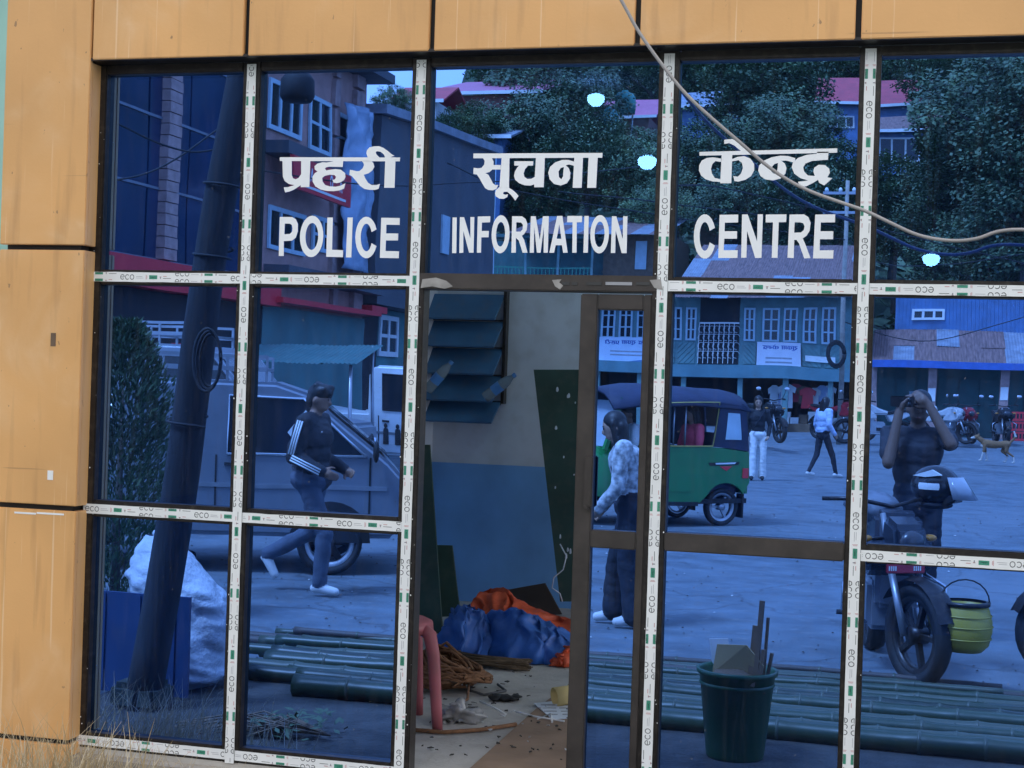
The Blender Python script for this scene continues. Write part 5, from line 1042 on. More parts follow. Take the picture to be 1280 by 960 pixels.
for ch in list(mbk.children):                       # handlebar and front wheel turned to the right on the side stand
    if ch.name.split('.')[0] in ('fork_leg', 'front_mudguard', 'handlebar', 'grip', 'mirror_stem', 'headlight_cowl', 'headlight', 'indicator', 'indicator_stalk', 'number_plate') or (ch.name.startswith('wheel') and ch.data.vertices[0].co.y > 0):
        if ch.name.startswith('grip'): bpy.data.objects.remove(ch); continue
        if ch.name.startswith('handlebar'): ch.matrix_local = Matrix.Scale(.72, 4, (1, 0, 0)) @ ch.matrix_local
        ch.matrix_local = Matrix.Translation((0, .42, 0)) @ Matrix.Rotation(R(-24), 4, 'Z') @ Matrix.Translation((0, -.42, 0)) @ ch.matrix_local
# bag on the tank
def from_bike(v): c, s = math.cos(rz), math.sin(rz); return Vector((mbk.location.x+c*v[0]-s*v[1], mbk.location.y+s*v[0]+c*v[1], v[2]))
p = from_bike((-.08, -.02, .99)); mb = MB(); mb.ell((0, 0, 0), (.17, .20, .10), 22, 12, jit=.5); o = mb.build('tank_bag', mat('grey_bag_cloth', (.14, .15, .17), .5, 0, .35, 8, .3, 20)); o.location = p; tag(o, 'grey cloth bag lying on the tank of the near motorbike', 'bag')
# helmet
p = mir(1168, 606, 4.35); he = empty('helmet', p, face(.9, .35), 'black and white full face helmet with its visor open on the motorbike handlebar', 'helmet'); hm = mat('black_helmet_shell', (.02, .02, .022), .15)
MB().ell((0, 0, 0), (.125, .15, .125), 24, 16).build('shell', hm, he); MB().lathe([(.127, -.02), (.130, 0), (.127, .02)], 24).build('white_band', M['white'], he)
for s in (-1, 1): MB().prism([(-.10, .06), (.02, .10), (.08, .07), (-.02, .055)], s*.10, s*.122, 'x').build('white_flash', M['white'], he)
vs = []
for i in range(9):
    a = R(-62+i*15.5)
    for t in (0, 1): rr = .15+.02*t; vs.append((math.sin(a)*(.128+.012*t), .06+math.cos(a)*(.115+.09*t), .06-.13*t))
v_ = MB().add(vs, [(2*i, 2*i+1, 2*i+3, 2*i+2) for i in range(8)], 0, True).build('visor', mat('smoke_visor', (.30, .32, .35), .08), he); v_.modifiers.new('t', 'SOLIDIFY').thickness = .004
MB().prism([(.06, -.12), (.155, -.09), (.16, -.05), (.10, -.05)], -.08, .08, 'x').build('chin_bar', hm, he, .01)
MB().ell((0, 0, -.115), (.09, .11, .03), 14, 8).build('lining', M['jacket'], he)
# yellow pot on the crash guard
p = mir(1204, 813, 3.72); o = empty('yellow_pot', p, 0, 'round yellow green plastic pot hanging beside the front wheel of the motorbike', 'pot'); yp = mat('dull_yellow_plastic', (.40, .30, .04), .45, 0, .12, 4, dirt=.15)
MB().lathe([(0, 0), (.10, .0), (.14, .04), (.157, .12), (.155, .18), (.135, .25), (.125, .27), (.115, .27), (.12, .24), (0, .2)], 28).build('pot_body', yp, o)
for z, r in ((.08, .153), (.15, .159), (.21, .151)): MB().lathe([(r, z-.004), (r+.004, z), (r, z+.004)], 28).build('rib', yp, o)
MB().lathe([(.12, .262), (.14, .265), (.142, .285), (.118, .288)], 28).build('rim', M['frame'], o); MB().tube([(.135*math.cos(a*.314), 0, .28+.13*math.sin(a*.314)) for a in range(11)], .005, 6).build('handle', M['black'], o)
# parked row in front of the shops
pc = [mat('red_bike_paint', (.30, .02, .03), .3), mat('black_bike_paint', (.02, .02, .022), .3), mat('white_bike_paint', (.5, .5, .5), .3)]
for px, py, fx, fy, c, lab in ((962, 550, .5, .8, 1, 'black parked motorbike beside the woman in white trousers'), (1092, 554, -.95, .3, 2, 'pale parked motorbike at the left of the blue shed'), (1176, 552, .9, .4, 2, 'white parked motorbike behind the man with the phone'), (1203, 552, .3, .95, 0, 'dark red parked motorbike before the teal shutters'), (1250, 552, .15, .98, 1, 'black parked motorbike with round mirrors facing the booth'), (1052, 548, .8, .5, 0, 'red parked motorbike behind the woman in the blue shirt')):
    q = gnd(px, py, RISE); b_ = motorbike(lab, pc[c], (q.x, q.y, RISE), face(fx, fy), 'motorbikes', False); b_.scale = (1.12, 1.12, 1.12)

# ------------------------------------------------------------------ auto rickshaw
hd = Vector((-.77, .64)); rz = face(hd.x, hd.y); q = gnd(904, 656); c, s = math.cos(rz), math.sin(rz); lw_ = (.56, -1.02)
rk_ = empty('auto_rickshaw', (q.x-(c*lw_[0]-s*lw_[1]), q.y-(s*lw_[0]+c*lw_[1]), 0), rz, 'green three wheeled auto rickshaw with a navy canvas roof and passengers', 'rickshaw'); G = M['rgreen']
arch = [(-1.02+.30*math.cos(R(180-a)), .24+.30*math.sin(R(180-a))) for a in range(0, 181, 15)]
side = [(-1.34, .92), (-1.36, .55), (-1.28, .40)]+[p_ for p_ in arch if p_[1] >= .33]+[(-.66, .30), (.10, .28), (.12, .40), (.04, .50), (.02, .99), (-.8, .99)]
for sx in (-1, 1):
    o = MB().prism(side, sx*.60, sx*.64, 'x').build('side_panel', G, rk_, .008)
    MB().prism([(-.52, .44), (-.06, .44), (-.06, .92), (-.50, .92)], sx*.641, sx*.652, 'x').build('door_skin', G, o)
    MB().prism([(-1.2, .80), (-.75, .80), (-.78, .76), (-1.18, .76)], sx*.641, sx*.646, 'x').build('black_stripe', M['black'], o); MB().prism([(-1.15, .795), (-.85, .795), (-.86, .775), (-1.13, .775)], sx*.647, sx*.649, 'x').build('white_lettering_strip', M['white'], o)
    MB().prism([(-1.1, .75), (-.92, .75), (-1.02, .69)], sx*.641, sx*.646, 'x').build('red_flash', M['redsign'], o)
    MB().prism([(-1.34, .93), (-1.30, 1.52), (-.92, 1.55), (-.80, 1.0)], sx*.605, sx*.635, 'x').build('canvas_quarter', M['navy'], rk_)
    MB().prism([(-1.22, 1.08), (-1.20, 1.42), (-1.02, 1.42), (-.98, 1.08)], sx*.636, sx*.641, 'x').build('quarter_window', M['winframe'], rk_)
    MB().obox((sx*.61, -.02, .98), (sx*.58, .0, 1.55), .04, .04).build('post', M['black'], rk_); MB().obox((sx*.55, .72, .92), (sx*.52, .48, 1.55), .05, .05).build('screen_pillar', G, rk_)
    wheel(rk_, -1.02, .235, .055, 3, 'wheel', sx*.54, .62); MB().box(sx*.48, sx*.62, -1.30, -1.285, .10, .40).build('mudflap', M['black'], rk_)
    MB().ell((sx*.33, 1.02, .72), (.085, .06, .085), 14, 8).build('headlight', M['chrome'], rk_)
    MB().ell((sx*.66, .66, 1.02), (.05, .02, .07), 10, 6).build('mirror', M['black'], rk_)
wheel(rk_, 1.02, .235, .055, 3, 'wheel', 0, .62)
MB().box(-.60, .60, -1.35, .60, .28, .34).build('floor_pan', M['black'], rk_); MB().box(-.59, .59, -1.36, -1.33, .40, .95).build('tail_panel', G, rk_)
mb = MB(); mb.prism([(-1.34, .96), (-1.30, 1.55), (-1.28, 1.55), (-1.31, .96)], -.59, -.34, 'x').prism([(-1.34, .96), (-1.30, 1.55), (-1.28, 1.55), (-1.31, .96)], .34, .59, 'x').prism([(-1.34, .96), (-1.33, 1.14), (-1.30, 1.14), (-1.31, .96)], -.34, .34, 'x').build('rear_canvas', M['navy'], rk_)
vs = []; ny, nx_ = 12, 10
for i in range(ny+1):
    y = -1.36+2.02*i/ny; drop = .10*max(0, (abs(i-ny*.45)/(ny*.55)))**3
    for j in range(nx_+1): x = -1+2*j/nx_; vs.append((x*.66, y, 1.50+.24*(1-abs(x)**3)-drop*(1-.3*abs(x))+.008*math.sin(i*1.6)))
o = MB().add(vs, [(i*(nx_+1)+j, i*(nx_+1)+j+1, (i+1)*(nx_+1)+j+1, (i+1)*(nx_+1)+j) for i in range(ny) for j in range(nx_)], 0, True).build('canvas_roof', M['navy'], rk_); o.modifiers.new('t', 'SOLIDIFY').thickness = .03
vs = []; sec = [(.62, .62, .98), (.85, .52, .96), (1.08, .40, .90), (1.24, .28, .80), (1.32, .16, .66)]
for y, wd, zt_ in sec:
    for x, z in ((-wd, .36), (-wd, zt_-.14), (-wd*.75, zt_-.02), (0, zt_), (wd*.75, zt_-.02), (wd, zt_-.14), (wd, .36)): vs.append((x, y, z))
MB().add(vs, [(i*7+j, i*7+j+1, i*7+8+j, i*7+7+j) for i in range(4) for j in range(6)]+[tuple(28+j for j in range(7)), tuple(reversed(range(7)))], 0, True).build('front_cowl', G, rk_)
MB().add([(-.52, .70, .96), (.52, .70, .96), (.49, .47, 1.52), (-.49, .47, 1.52)]+[(-.52, .71, .96), (.52, .71, .96), (.49, .48, 1.52), (-.49, .48, 1.52)], [(0, 1, 2, 3), (7, 6, 5, 4), (0, 1, 5, 4), (1, 2, 6, 5), (2, 3, 7, 6), (3, 0, 4, 7)]).build('windscreen', mat('clear_screen', (.35, .42, .48), .05, 0, .1), rk_)
MB().box(-.54, .54, -1.25, -.75, .36, .60).box(-.54, .54, -1.26, -1.1, .6, .95).build('passenger_seat', M['navy'], rk_, .03); MB().box(-.25, .25, .05, .35, .36, .66).build('driver_seat', M['black'], rk_, .03)
for sx in (-1, 1):
    MB().tube([(sx*.645, -.80, 1.0), (sx*.645, -.06, 1.0), (sx*.625, -.02, 1.52), (sx*.632, -.90, 1.55), (sx*.645, -.80, 1.0)], .009, 6).build('yellow_piping', mat('yellow_trim', (.55, .42, .10), .5), rk_)
    MB().box(min(sx*.60, sx*.655), max(sx*.60, sx*.655), -.62, .12, .26, .31).build('step_board', M['black'], rk_)
    for y in (-.45, -.28): MB().tube([(sx*.56, y, .99), (sx*.56, y, 1.52)], .012, 6).build('grab_bar', M['steel'], rk_)
    MB().box(min(sx*.652, sx*.668), max(sx*.652, sx*.668), -.14, -.09, .74, .77).build('door_latch', M['black'], rk_); MB().box(min(sx*.641, sx*.655), max(sx*.641, sx*.655), -1.33, -1.25, .60, .72).build('tail_lamp', M['redsign'], rk_)
MB().tube([(-.3, .55, .98), (0, .62, .96), (.3, .55, .98)], .018, 8).build('steering_bar', M['black'], rk_)

# ------------------------------------------------------------------ vans and jeeps
def vehicle(name, label, loc, rz, paint, kind='jeep', group='parked vehicles', rack=True, sc=1.0):
    b = empty(name, loc, rz, label, 'van' if kind == 'van' else ('pickup' if kind == 'pickup' else 'jeep'), group); b.scale = (sc, sc, sc); W = .78; y0 = .004
    if kind == 'van':
        prof = [(-1.95, .34), (1.68, .34), (1.76, .52), (1.74, .90), (1.60, 1.04), (.82, 1.66), (.55, 1.75), (-1.85, 1.77), (-1.98, 1.62), (-2.0, .50)]; wy = (1.08, -1.28); wr = .30
        wins = [[(1.38, 1.09), (.80, 1.60), (.12, 1.62), (.12, 1.09)], [(-.92, 1.12), (-.92, 1.60), (-1.78, 1.59), (-1.82, 1.12)]]; lines = (1.42, .02); scr = [(1.585, 1.08), (.86, 1.655)]
    elif kind == 'jeep':
        prof = [(-2.1, .42), (1.92, .42), (2.0, .60), (1.96, .98), (1.02, 1.10), (.52, 1.74), (.30, 1.82), (-2.0, 1.84), (-2.1, 1.65)]; wy = (1.25, -1.30); wr = .35
        wins = [[(.92, 1.14), (.50, 1.68), (-.10, 1.70), (-.10, 1.14)], [(-.20, 1.14), (-.20, 1.70), (-1.05, 1.71), (-1.05, 1.14)], [(-1.15, 1.14), (-1.15, 1.71), (-1.95, 1.70), (-1.98, 1.14)]]; lines = (.98, -.15, -1.10); scr = [(1.0, 1.14), (.55, 1.70)]
    else:
        prof = [(-2.4, .45), (1.95, .45), (2.05, .62), (2.0, 1.02), (1.10, 1.14), (.62, 1.80), (.40, 1.90), (-.55, 1.92), (-.68, 1.80), (-.72, 1.12), (-2.4, 1.10)]; wy = (1.3, -1.5); wr = .36
        wins = [[(1.0, 1.18), (.60, 1.74), (-.42, 1.78), (-.42, 1.18)]]; lines = (1.05, -.50); scr = [(1.08, 1.18), (.65, 1.76)]
    MB().prism(prof, -W, W, 'x').build('body', paint, b, .045, 3)
    for s in (-1, 1):
        for k, wv in enumerate(wins):
            o = MB().prism(wv, s*(W+y0), s*(W+y0+.008), 'x').build('side_window', M['dglass'], b)
            MB().tube([(s*(W+.010), q_[0], q_[1]) for q_ in wv+wv[:2]], .014, 5).build('window_trim', M['chrome'] if kind == 'van' else M['black'], o)
        for yl in lines: MB().box(min(s*(W+.001), s*(W+.006)), max(s*(W+.001), s*(W+.006)), yl-.008, yl+.008, .5, 1.08).build('door_gap', M['black'], b)
        for yl in lines[1:]: MB().box(min(s*W, s*(W+.03)), max(s*W, s*(W+.03)), yl+.08, yl+.20, .98, 1.01).build('door_handle', M['black'], b)
        MB().box(min(s*W, s*(W+.012)), max(s*W, s*(W+.012)), prof[0][0]+.1, prof[1][0]-.1, .78, .82).build('side_moulding', M['steel'], b)
        for yw in wy:
            MB().prism([(yw+(wr+.07)*math.cos(R(a)), wr+(wr+.07)*math.sin(R(a))) for a in range(0, 181, 15)], s*(W-.2), s*(W+.009), 'x').build('wheel_arch', M['black'], b)
            wheel(b, yw, wr, .10, 6, 'wheel', s*(W-.075), .62)
        yl = scr[0][0]; MB().ell((s*(W+.12), yl-.12, 1.14), (.07, .03, .10), 10, 8).build('wing_mirror', M['black'], b)
        MB().ell((s*.55, prof[2][0]-.01, .74), (.12, .05, .08), 14, 8).build('headlight', M['chrome'], b)
    (ya, za), (yb, zb2) = scr; dn = Vector((0, zb2-za, ya-yb)).normalized()*.012
    vs = [Vector((x, y, z))+dn for (x, y, z) in ((-W+.1, ya, za), (W-.1, ya, za), (W-.14, yb, zb2), (-W+.14, yb, zb2))]; MB().add(vs+[v-dn*.6 for v in vs], [(0, 1, 2, 3), (7, 6, 5, 4), (0, 1, 5, 4), (1, 2, 6, 5), (2, 3, 7, 6), (3, 0, 4, 7)]).build('windscreen', M['dglass'], b)
    MB().box(-W+.02, W-.02, prof[1][0]+.02, prof[1][0]+.16, .40, .56).build('bumper', M['frame'], b, .02)
    MB().box(-.4, .4, prof[2][0]-.02, prof[2][0]+.02, .66, .84).build('grille', M['black'], b)
    if rack:
        zr = prof[6][1]+.12; r_ = MB(); ya, yb = (prof[6][0]-.1, prof[8][0]+.25) if kind != 'pickup' else (.3, -.5)
        for x in (-W+.08, W-.08): r_.obox((x, ya, zr), (x, yb, zr), .04, .04).obox((x, ya, zr+.12), (x, yb, zr+.12), .03, .03)
        n = 7
        for k in range(n): yy = ya+(yb-ya)*k/(n-1); r_.obox((-W+.08, yy, zr), (W-.08, yy, zr), .03, .03); [r_.obox((x, yy, zr-.13), (x, yy, zr+.13), .025, .025) for x in (-W+.08, W-.08)]
        r_.build('roof_rack', M['steel'], b)
    return b
hd = Vector((.93, -.37)); q = gnd(409, 716); rz = face(hd.x, hd.y); c, s = math.cos(rz), math.sin(rz); lw_ = (-.656, 1.0)
van = vehicle('silver_van', 'silver van with a white sticker in its window behind the walking man', (q.x-(c*lw_[0]-s*lw_[1]), q.y-(s*lw_[0]+c*lw_[1]), 0), rz, M['silver'], 'van', rack=True, sc=.93)
o = MB().prism([(.66, 1.30), (.82, 1.50), (.98, 1.30), (.82, 1.11)], -.801, -.797, 'x').build('window_sticker', M['white'], van); MB().box(-.8035, -.8015, .76, .88, 1.34, 1.37).box(-.8035, -.8015, .86, .88, 1.24, 1.34).box(-.8035, -.8015, .76, .86, 1.29, 1.31).box(-.8035, -.8015, .76, .86, 1.24, 1.26).build('sticker_letter', M['ink'], o)
q = gnd(470, 600); pk_ = vehicle('white_pickup', 'white pickup with small black figures printed on its door', (q.x+.72, q.y-.2, 0), face(1, .08), M['cwhite'], 'pickup', rack=False)
for k in range(5): 
    y = -.36+k*.22; o = MB(); o.prism([(y-.05, .62), (y+.05, .62), (y+.045, .85), (y+.03, .88), (y-.03, .88), (y-.045, .85)], -.800, -.7865, 'x'); o.ell((-.797, y, .92), (.006, .035, .04), 10, 8); o.build('printed_figure', M['ink'], pk_)
jp = [(235, 640, 'silver', 'silver jeep with a roof rack parked behind the leaning pole'), (190, 590, 'cwhite', 'white jeep with a roof rack second in the row behind the thuja'), (270, 566, 'silver', 'farthest silver jeep with a roof rack before the red shop band'), (330, 575, 'cwhite', 'white jeep with a roof rack beside the market stall')]
for k, (px, py, pc_, lab) in enumerate(jp): q = gnd(px, py); vehicle('parked_jeep', lab, (q.x-.5, q.y-1.0, 0), face(.98, -.1), M[pc_], 'jeep', sc=(1.12, 1.2, 1.25, 1.0)[k])

# ------------------------------------------------------------------ people and the dog
import numpy as np
class Body:
    def __init__(s): s.mb = MB(); s.prim = []
    def cap(s, a, b, ra, rb, reg, n=12):
        a, b = Vector(a), Vector(b)
        if (b-a).length > 1e-4: s.mb.tube([a.lerp(b, t) for t in (0, .33, .67, 1)], [ra+(rb-ra)*t for t in (0, .33, .67, 1)], n)
        s.mb.ell(a, ra, n, 8); s.mb.ell(b, rb, n, 8); s.prim.append((a, b, ra, rb, reg))
    def ell(s, c, r, reg, rot=None):
        s.mb.ell(c, r, 16, 10, rot); c = Vector(c); s.prim.append((c, c, min(r), min(r), reg))
    def build(s, name, mats, regs, parent, vox, smooth=3, folds=False):
        o = s.mb.build(name, mats[0], parent); md = o.modifiers.new('r', 'REMESH'); md.mode = 'VOXEL'; md.voxel_size = vox; md.use_smooth_shade = True
        ms = o.modifiers.new('s', 'SMOOTH'); ms.iterations = smooth; ms.factor = .5
        dg = bpy.context.evaluated_depsgraph_get(); me = bpy.data.meshes.new_from_object(o.evaluated_get(dg)); o.modifiers.clear(); old = o.data; o.data = me; bpy.data.meshes.remove(old)
        me.materials.clear(); [me.materials.append(m_) for m_ in mats]
        nP = len(me.polygons); C = np.empty(nP*3); me.polygons.foreach_get('center', C); C = C.reshape(-1, 3); best = np.full(nP, 1e9); idx = np.zeros(nP, dtype=np.int32)
        for a, b, ra, rb, reg in s.prim:
            a_, d = np.array(a), np.array(b-a); L2 = max(d@d, 1e-9); t = np.clip(((C-a_)@d)/L2, 0, 1); dist = np.linalg.norm(C-(a_+t[:, None]*d), axis=1)-(ra+(rb-ra)*t)
            w_ = dist < best; best[w_] = dist[w_]; idx[w_] = regs[reg]
        if folds:                                     # creases in the cloth
            vm = np.zeros(len(me.vertices), dtype=np.int32); lo = np.empty(len(me.loops), dtype=np.int32); me.loops.foreach_get('vertex_index', lo); lt = np.empty(nP, dtype=np.int32); me.polygons.foreach_get('loop_total', lt); vm[lo] = np.repeat(idx, lt)
            nrm = [v.normal.copy() for v in me.vertices]
            for v, k in zip(me.vertices, vm):
                if k in (1, 2):
                    p = v.co; f = abs(noise.noise((p.x*7+p.z*3, p.y*7-p.z*2, p.z*11)))-.25; g = noise.noise((p.x*4+9, p.y*4, p.z*5)); v.co = p+nrm[v.index]*(.015*f+.008*g)
        me.polygons.foreach_set('material_index', idx); me.polygons.foreach_set('use_smooth', np.ones(nP, dtype=bool)); me.update()
        return o
def hand(B, w_, d, pn, reg, curl=.5, sc=1.0):       # palm and five fingers: wrist point, direction of the hand, palm normal
    w_, d, pn = Vector(w_), Vector(d).normalized(), Vector(pn).normalized(); pn = (pn-d*pn.dot(d)).normalized(); sd = d.cross(pn)
    B.cap(w_, w_+d*.05*sc, .026*sc, .030*sc, reg); 
    for k, (o_, L_) in enumerate(((-.030, .062), (-.010, .074), (.010, .076), (.029, .066))):
        p0 = w_+d*.07*sc+sd*o_*sc; B.cap(w_+d*.03*sc+sd*o_*.8*sc, p0, .013*sc, .0115*sc, reg, 8); p1 = p0+(d*math.cos(curl)+pn*math.sin(curl))*L_*.55*sc; p2 = p1+(d*math.cos(curl*2)+pn*math.sin(curl*2))*L_*.5*sc
        B.cap(p0, p1, .0105*sc, .0095*sc, reg, 8); B.cap(p1, p2, .0095*sc, .0085*sc, reg, 8)
    t0 = w_+d*.02*sc-sd*.03*sc; t1 = t0+(d*.6-sd*.6+pn*.4).normalized()*.045*sc; B.cap(t0, t1, .014*sc, .012*sc, reg, 8); B.cap(t1, t1+(d*.9-sd*.1+pn*.5).normalized()*.035*sc, .0115*sc, .010*sc, reg, 8)
DEF = dict(pelvis=(0, 0, .94), waist=(0, 0, 1.10), chest=(0, .0, 1.28), neck=(0, -.01, 1.45), head=(0, .03, 1.60), sl=(-.18, 0, 1.40), sr=(.18, 0, 1.40), el=(-.23, -.02, 1.12), er=(.23, -.02, 1.12), wl=(-.23, .06, .88), wr=(.23, .06, .88),
           hl=(-.09, 0, .92), hr=(.09, 0, .92), kl=(-.10, .02, .50), kr=(.10, .02, .50), al=(-.10, -.03, .09), ar=(.10, -.03, .09))
def person(label, loc, rz, h, pose, mats, hair='short', vox=.012, top_f=1.0, leg_f=1.0, flare=1.0, toe=None, hdl=None, hdr=None, face_dir=(0, 1, 0), parts=None, mask=None, sleeve='long', coat=False, group='people in the square'):
    J = {k: Vector(v) for k, v in DEF.items()}; [J.__setitem__(k, Vector(v)) for k, v in pose.items()]
    o = empty('person', loc, rz, label, 'person', group); k_ = h/1.72; o.scale = (k_, k_, k_); B = Body(); tf, lf = top_f, leg_f
    def rotto(d): return Vector((0, 0, 1)).rotation_difference(Vector(d).normalized()).to_matrix()
    sp1 = rotto(J['chest']-J['waist']); sp0 = rotto(J['waist']-J['pelvis'])
    B.ell(J['pelvis'], (.165*(tf if coat else lf), .125*(tf if coat else lf), .12), 'hip', sp0); B.ell(J['pelvis'].lerp(J['waist'], .55), (.152*tf, .112*tf, .12), 'top', sp0); B.ell(J['waist'].lerp(J['chest'], .3), (.155*tf, .112*tf, .15), 'top', sp1); B.ell(J['chest'], (.172*tf, .122*tf, .16), 'top', sp1); B.ell(J['chest'].lerp(J['neck'], .55), (.15*tf, .09*tf, .07), 'top', sp1)
    B.cap(J['sl'], J['sr'], .062*tf, .062*tf, 'top'); B.cap(J['chest'].lerp(J['neck'], .75), J['neck'].lerp(J['head'], .3), .056, .052, 'neck')
    fd = Vector(face_dir).normalized(); upd = (J['head']-J['neck']).normalized(); fd = (fd-upd*fd.dot(upd)).normalized(); rg = fd.cross(upd); hr_ = Matrix((rg, fd, upd)).transposed()
    hd_ = J['head']; B.ell(hd_, (.074, .092, .108), 'head', hr_); B.ell(hd_+hr_ @ Vector((0, .022, -.055)), (.058, .068, .062), 'head', hr_); B.ell(hd_+hr_ @ Vector((0, .10, -.022)), (.013, .018, .02), 'head', hr_); B.ell(hd_+hr_ @ Vector((0, .085, -.068)), (.024, .012, .009), 'head', hr_)
    for s in (-1, 1): B.ell(hd_+hr_ @ Vector((s*.077, -.005, -.02)), (.012, .022, .032), 'head', hr_)
    for s, e, w_, hdir in (('sl', 'el', 'wl', hdl), ('sr', 'er', 'wr', hdr)):
        if sleeve == 'short': mid = J[s].lerp(J[e], .7); B.cap(J[s], mid, .064*tf, .062*tf, 'top'); B.cap(mid, J[e], .045, .042, 'skinarm')
        else: B.cap(J[s], J[e], .060*tf, .050*tf, 'top')
        B.cap(J[e], J[w_], .047*(tf if sleeve == 'long' else .9), .035*(tf if sleeve == 'long' else .9), 'top' if sleeve == 'long' else 'skinarm')
        dd, pn = hdir if hdir else (J[w_]-J[e], (1 if s == 'sl' else -1, 0.2, 0)); hand(B, J[w_], dd, pn, 'hand', .4)
    for hp, kn, an in (('hl', 'kl', 'al'), ('hr', 'kr', 'ar')):
        B.cap(J[hp], J[kn], .088*lf, .062*lf, 'leg'); B.cap(J[kn], J[an]+Vector((0, 0, .02)), .062*lf, .043*lf*flare, 'leg'); td = Vector((toe or {}).get(an, (0, 1, -.18))).normalized()
        B.cap(J[an]+Vector((0, 0, -.02)), J[an]+td*.14+Vector((0, 0, -.02)), .045, .036, 'foot'); B.ell(J[an]+Vector((0, 0, -.03))-td*.03, (.04, .05, .04), 'foot')
    ml = [mats['skin'], mats['top'], mats['leg'], mats['shoe'], mats.get('fore', mats['skin'])]
    B.build('body', ml, dict(head=0, neck=0, hand=0, skinarm=0, top=1, leg=2, foot=3, hip=1 if coat else 2), o, vox, folds=True)
    Hh = Body(); c = hd_+hr_ @ Vector((0, -.018, .03)); Hh.ell(c, (.083, .098, .094), 'h', hr_); Hh.ell(hd_+hr_ @ Vector((0, -.05, -.02)), (.076, .06, .08), 'h', hr_)
    if hair == 'cap': Hh.ell(hd_+hr_ @ Vector((0, .0, .06)), (.092, .108, .062), 'h', hr_); Hh.ell(hd_+hr_ @ Vector((0, .07, .045)), (.078, .06, .018), 'h', hr_)
    if hair == 'mop': Hh.ell(hd_+hr_ @ Vector((0, .0, .055)), (.088, .102, .072), 'h', hr_); [Hh.ell(hd_+hr_ @ Vector((.06*math.cos(q*1.3), .065*math.sin(q*1.3), .095+.012*math.sin(q*2.1))), (.034, .034, .028), 'h', hr_) for q in range(5)]
    if hair in ('long', 'loose'):
        back = hd_+hr_ @ Vector((0, -.06, -.02)); L_ = .42
        for s in (-.045, 0, .045): Hh.cap(back+rg*s, back+rg*s*1.5+Vector((0, 0, -L_))+(hr_ @ Vector((0, -.06, 0))), .05, .025, 'h')
        for s in (-1, 1): Hh.cap(hd_+hr_ @ Vector((s*.07, .0, .03)), hd_+hr_ @ Vector((s*.085, .0, -.14))+Vector((0, 0, -.08 if hair == 'long' else -.16)), .026, .022, 'h')
    Hh.build('hair', [mats.get('hat', M['hair'])], dict(h=0), o, .012, 2)
    for s in (-1, 1):
        MB().ell(hd_+hr_ @ Vector((s*.030, .086, .008)), (.011, .006, .006), 10, 6, hr_).build('eye', M['hair'], o); MB().ell(hd_+hr_ @ Vector((s*.031, .084, .026)), (.019, .007, .004), 10, 6, hr_).build('eyebrow', M['hair'], o)
    MB().ell(hd_+hr_ @ Vector((0, .094, -.069)), (.021, .006, .004), 10, 6, hr_).build('mouth', mat('lip', (.25, .09, .07), .5), o)
    return o, J
# man walking past in a black jacket with white sleeve stripes
q = gnd(398, 742); o, J = person('man in a black jacket with white sleeve stripes walking past the silver van', (q.x-.10, q.y, 0), face(1, -.02), 1.63, dict(
    kl=(-.09, .17, .51), al=(-.09, .14, .09), kr=(.10, -.02, .50), ar=(.10, -.40, .27), el=(-.25, -.06, 1.13), wl=(-.22, .18, 1.02), er=(.24, .0, 1.12), wr=(.14, .24, 1.02), head=(0, .05, 1.60), neck=(0, .01, 1.45)),
    dict(skin=M['skin'], top=M['jacket'], leg=M['jean'], shoe=M['shoe']), 'mop', .011, 1.38, 1.12, 1.2, dict(ar=(0, .5, -.9)), coat=True)
mb = MB(); off = Vector((-1, -.12, .02)).normalized()
for a, b in ((J['sl'], J['el']), (J['el'], J['wl'])):
    d = (b-a).normalized(); sd = d.cross(off).normalized(); n_ = sd.cross(d); n_ = n_ if n_.dot(off) > 0 else -n_
    for k in (-1, 0, 1): mb.tube([a+n_*.088+sd*.021*k, a.lerp(b, .5)+n_*.082+sd*.021*k, b+n_*.066+sd*.021*k], .0075, 6)
mb.build('sleeve_stripes', M['white'], o)
MB().ell((-.10, .125, 1.33), (.025, .006, .014), 10, 6).build('chest_mark', M['white'], o)
# woman bending forward
q = gnd(782, 782); person('woman in a pale patterned jacket bending forward before the rickshaw', (q.x-.03, q.y, 0), face(-1, .15), 1.56, dict(
    waist=(0, -.03, 1.10), chest=(0, .01, 1.27), neck=(0, .06, 1.42), head=(0, .11, 1.55), sl=(-.18, .03, 1.38), sr=(.18, .03, 1.38), el=(-.23, .04, 1.09), er=(.22, .06, 1.09), wl=(-.18, .18, .90), wr=(.18, .20, .92), pelvis=(0, -.04, .94), hl=(-.09, -.04, .92), hr=(.09, -.04, .92), al=(-.10, .06, .09), ar=(.10, -.10, .09), kl=(-.1, .06, .5), kr=(.1, -.02, .5)),
    dict(skin=M['skin2'], top=M['floral'], leg=M['dkjean'], shoe=M['shoe']), 'loose', .012, 1.18, 1.15, 1.9, face_dir=(0, .75, -.65))
# woman in white trousers
q = gnd(949, 600); o, J = person('woman in a black top and white trousers standing behind the rickshaw', (q.x, q.y, 0), face(.15, 1), 1.66, dict(al=(-.14, .06, .09), ar=(.08, -.06, .09), kl=(-.12, .06, .5), er=(.24, -.02, 1.12), wr=(.2, .1, .92)), dict(skin=M['skin2'], top=M['jacket'], leg=M['cream'], shoe=M['black']), 'long', .014, .96, 1.05, 1.9)
MB().tube([(.14, .05, 1.46), (.02, .14, 1.25), (-.14, .12, 1.0)], .012, 6).build('bag_strap', M['dkjean'], o)
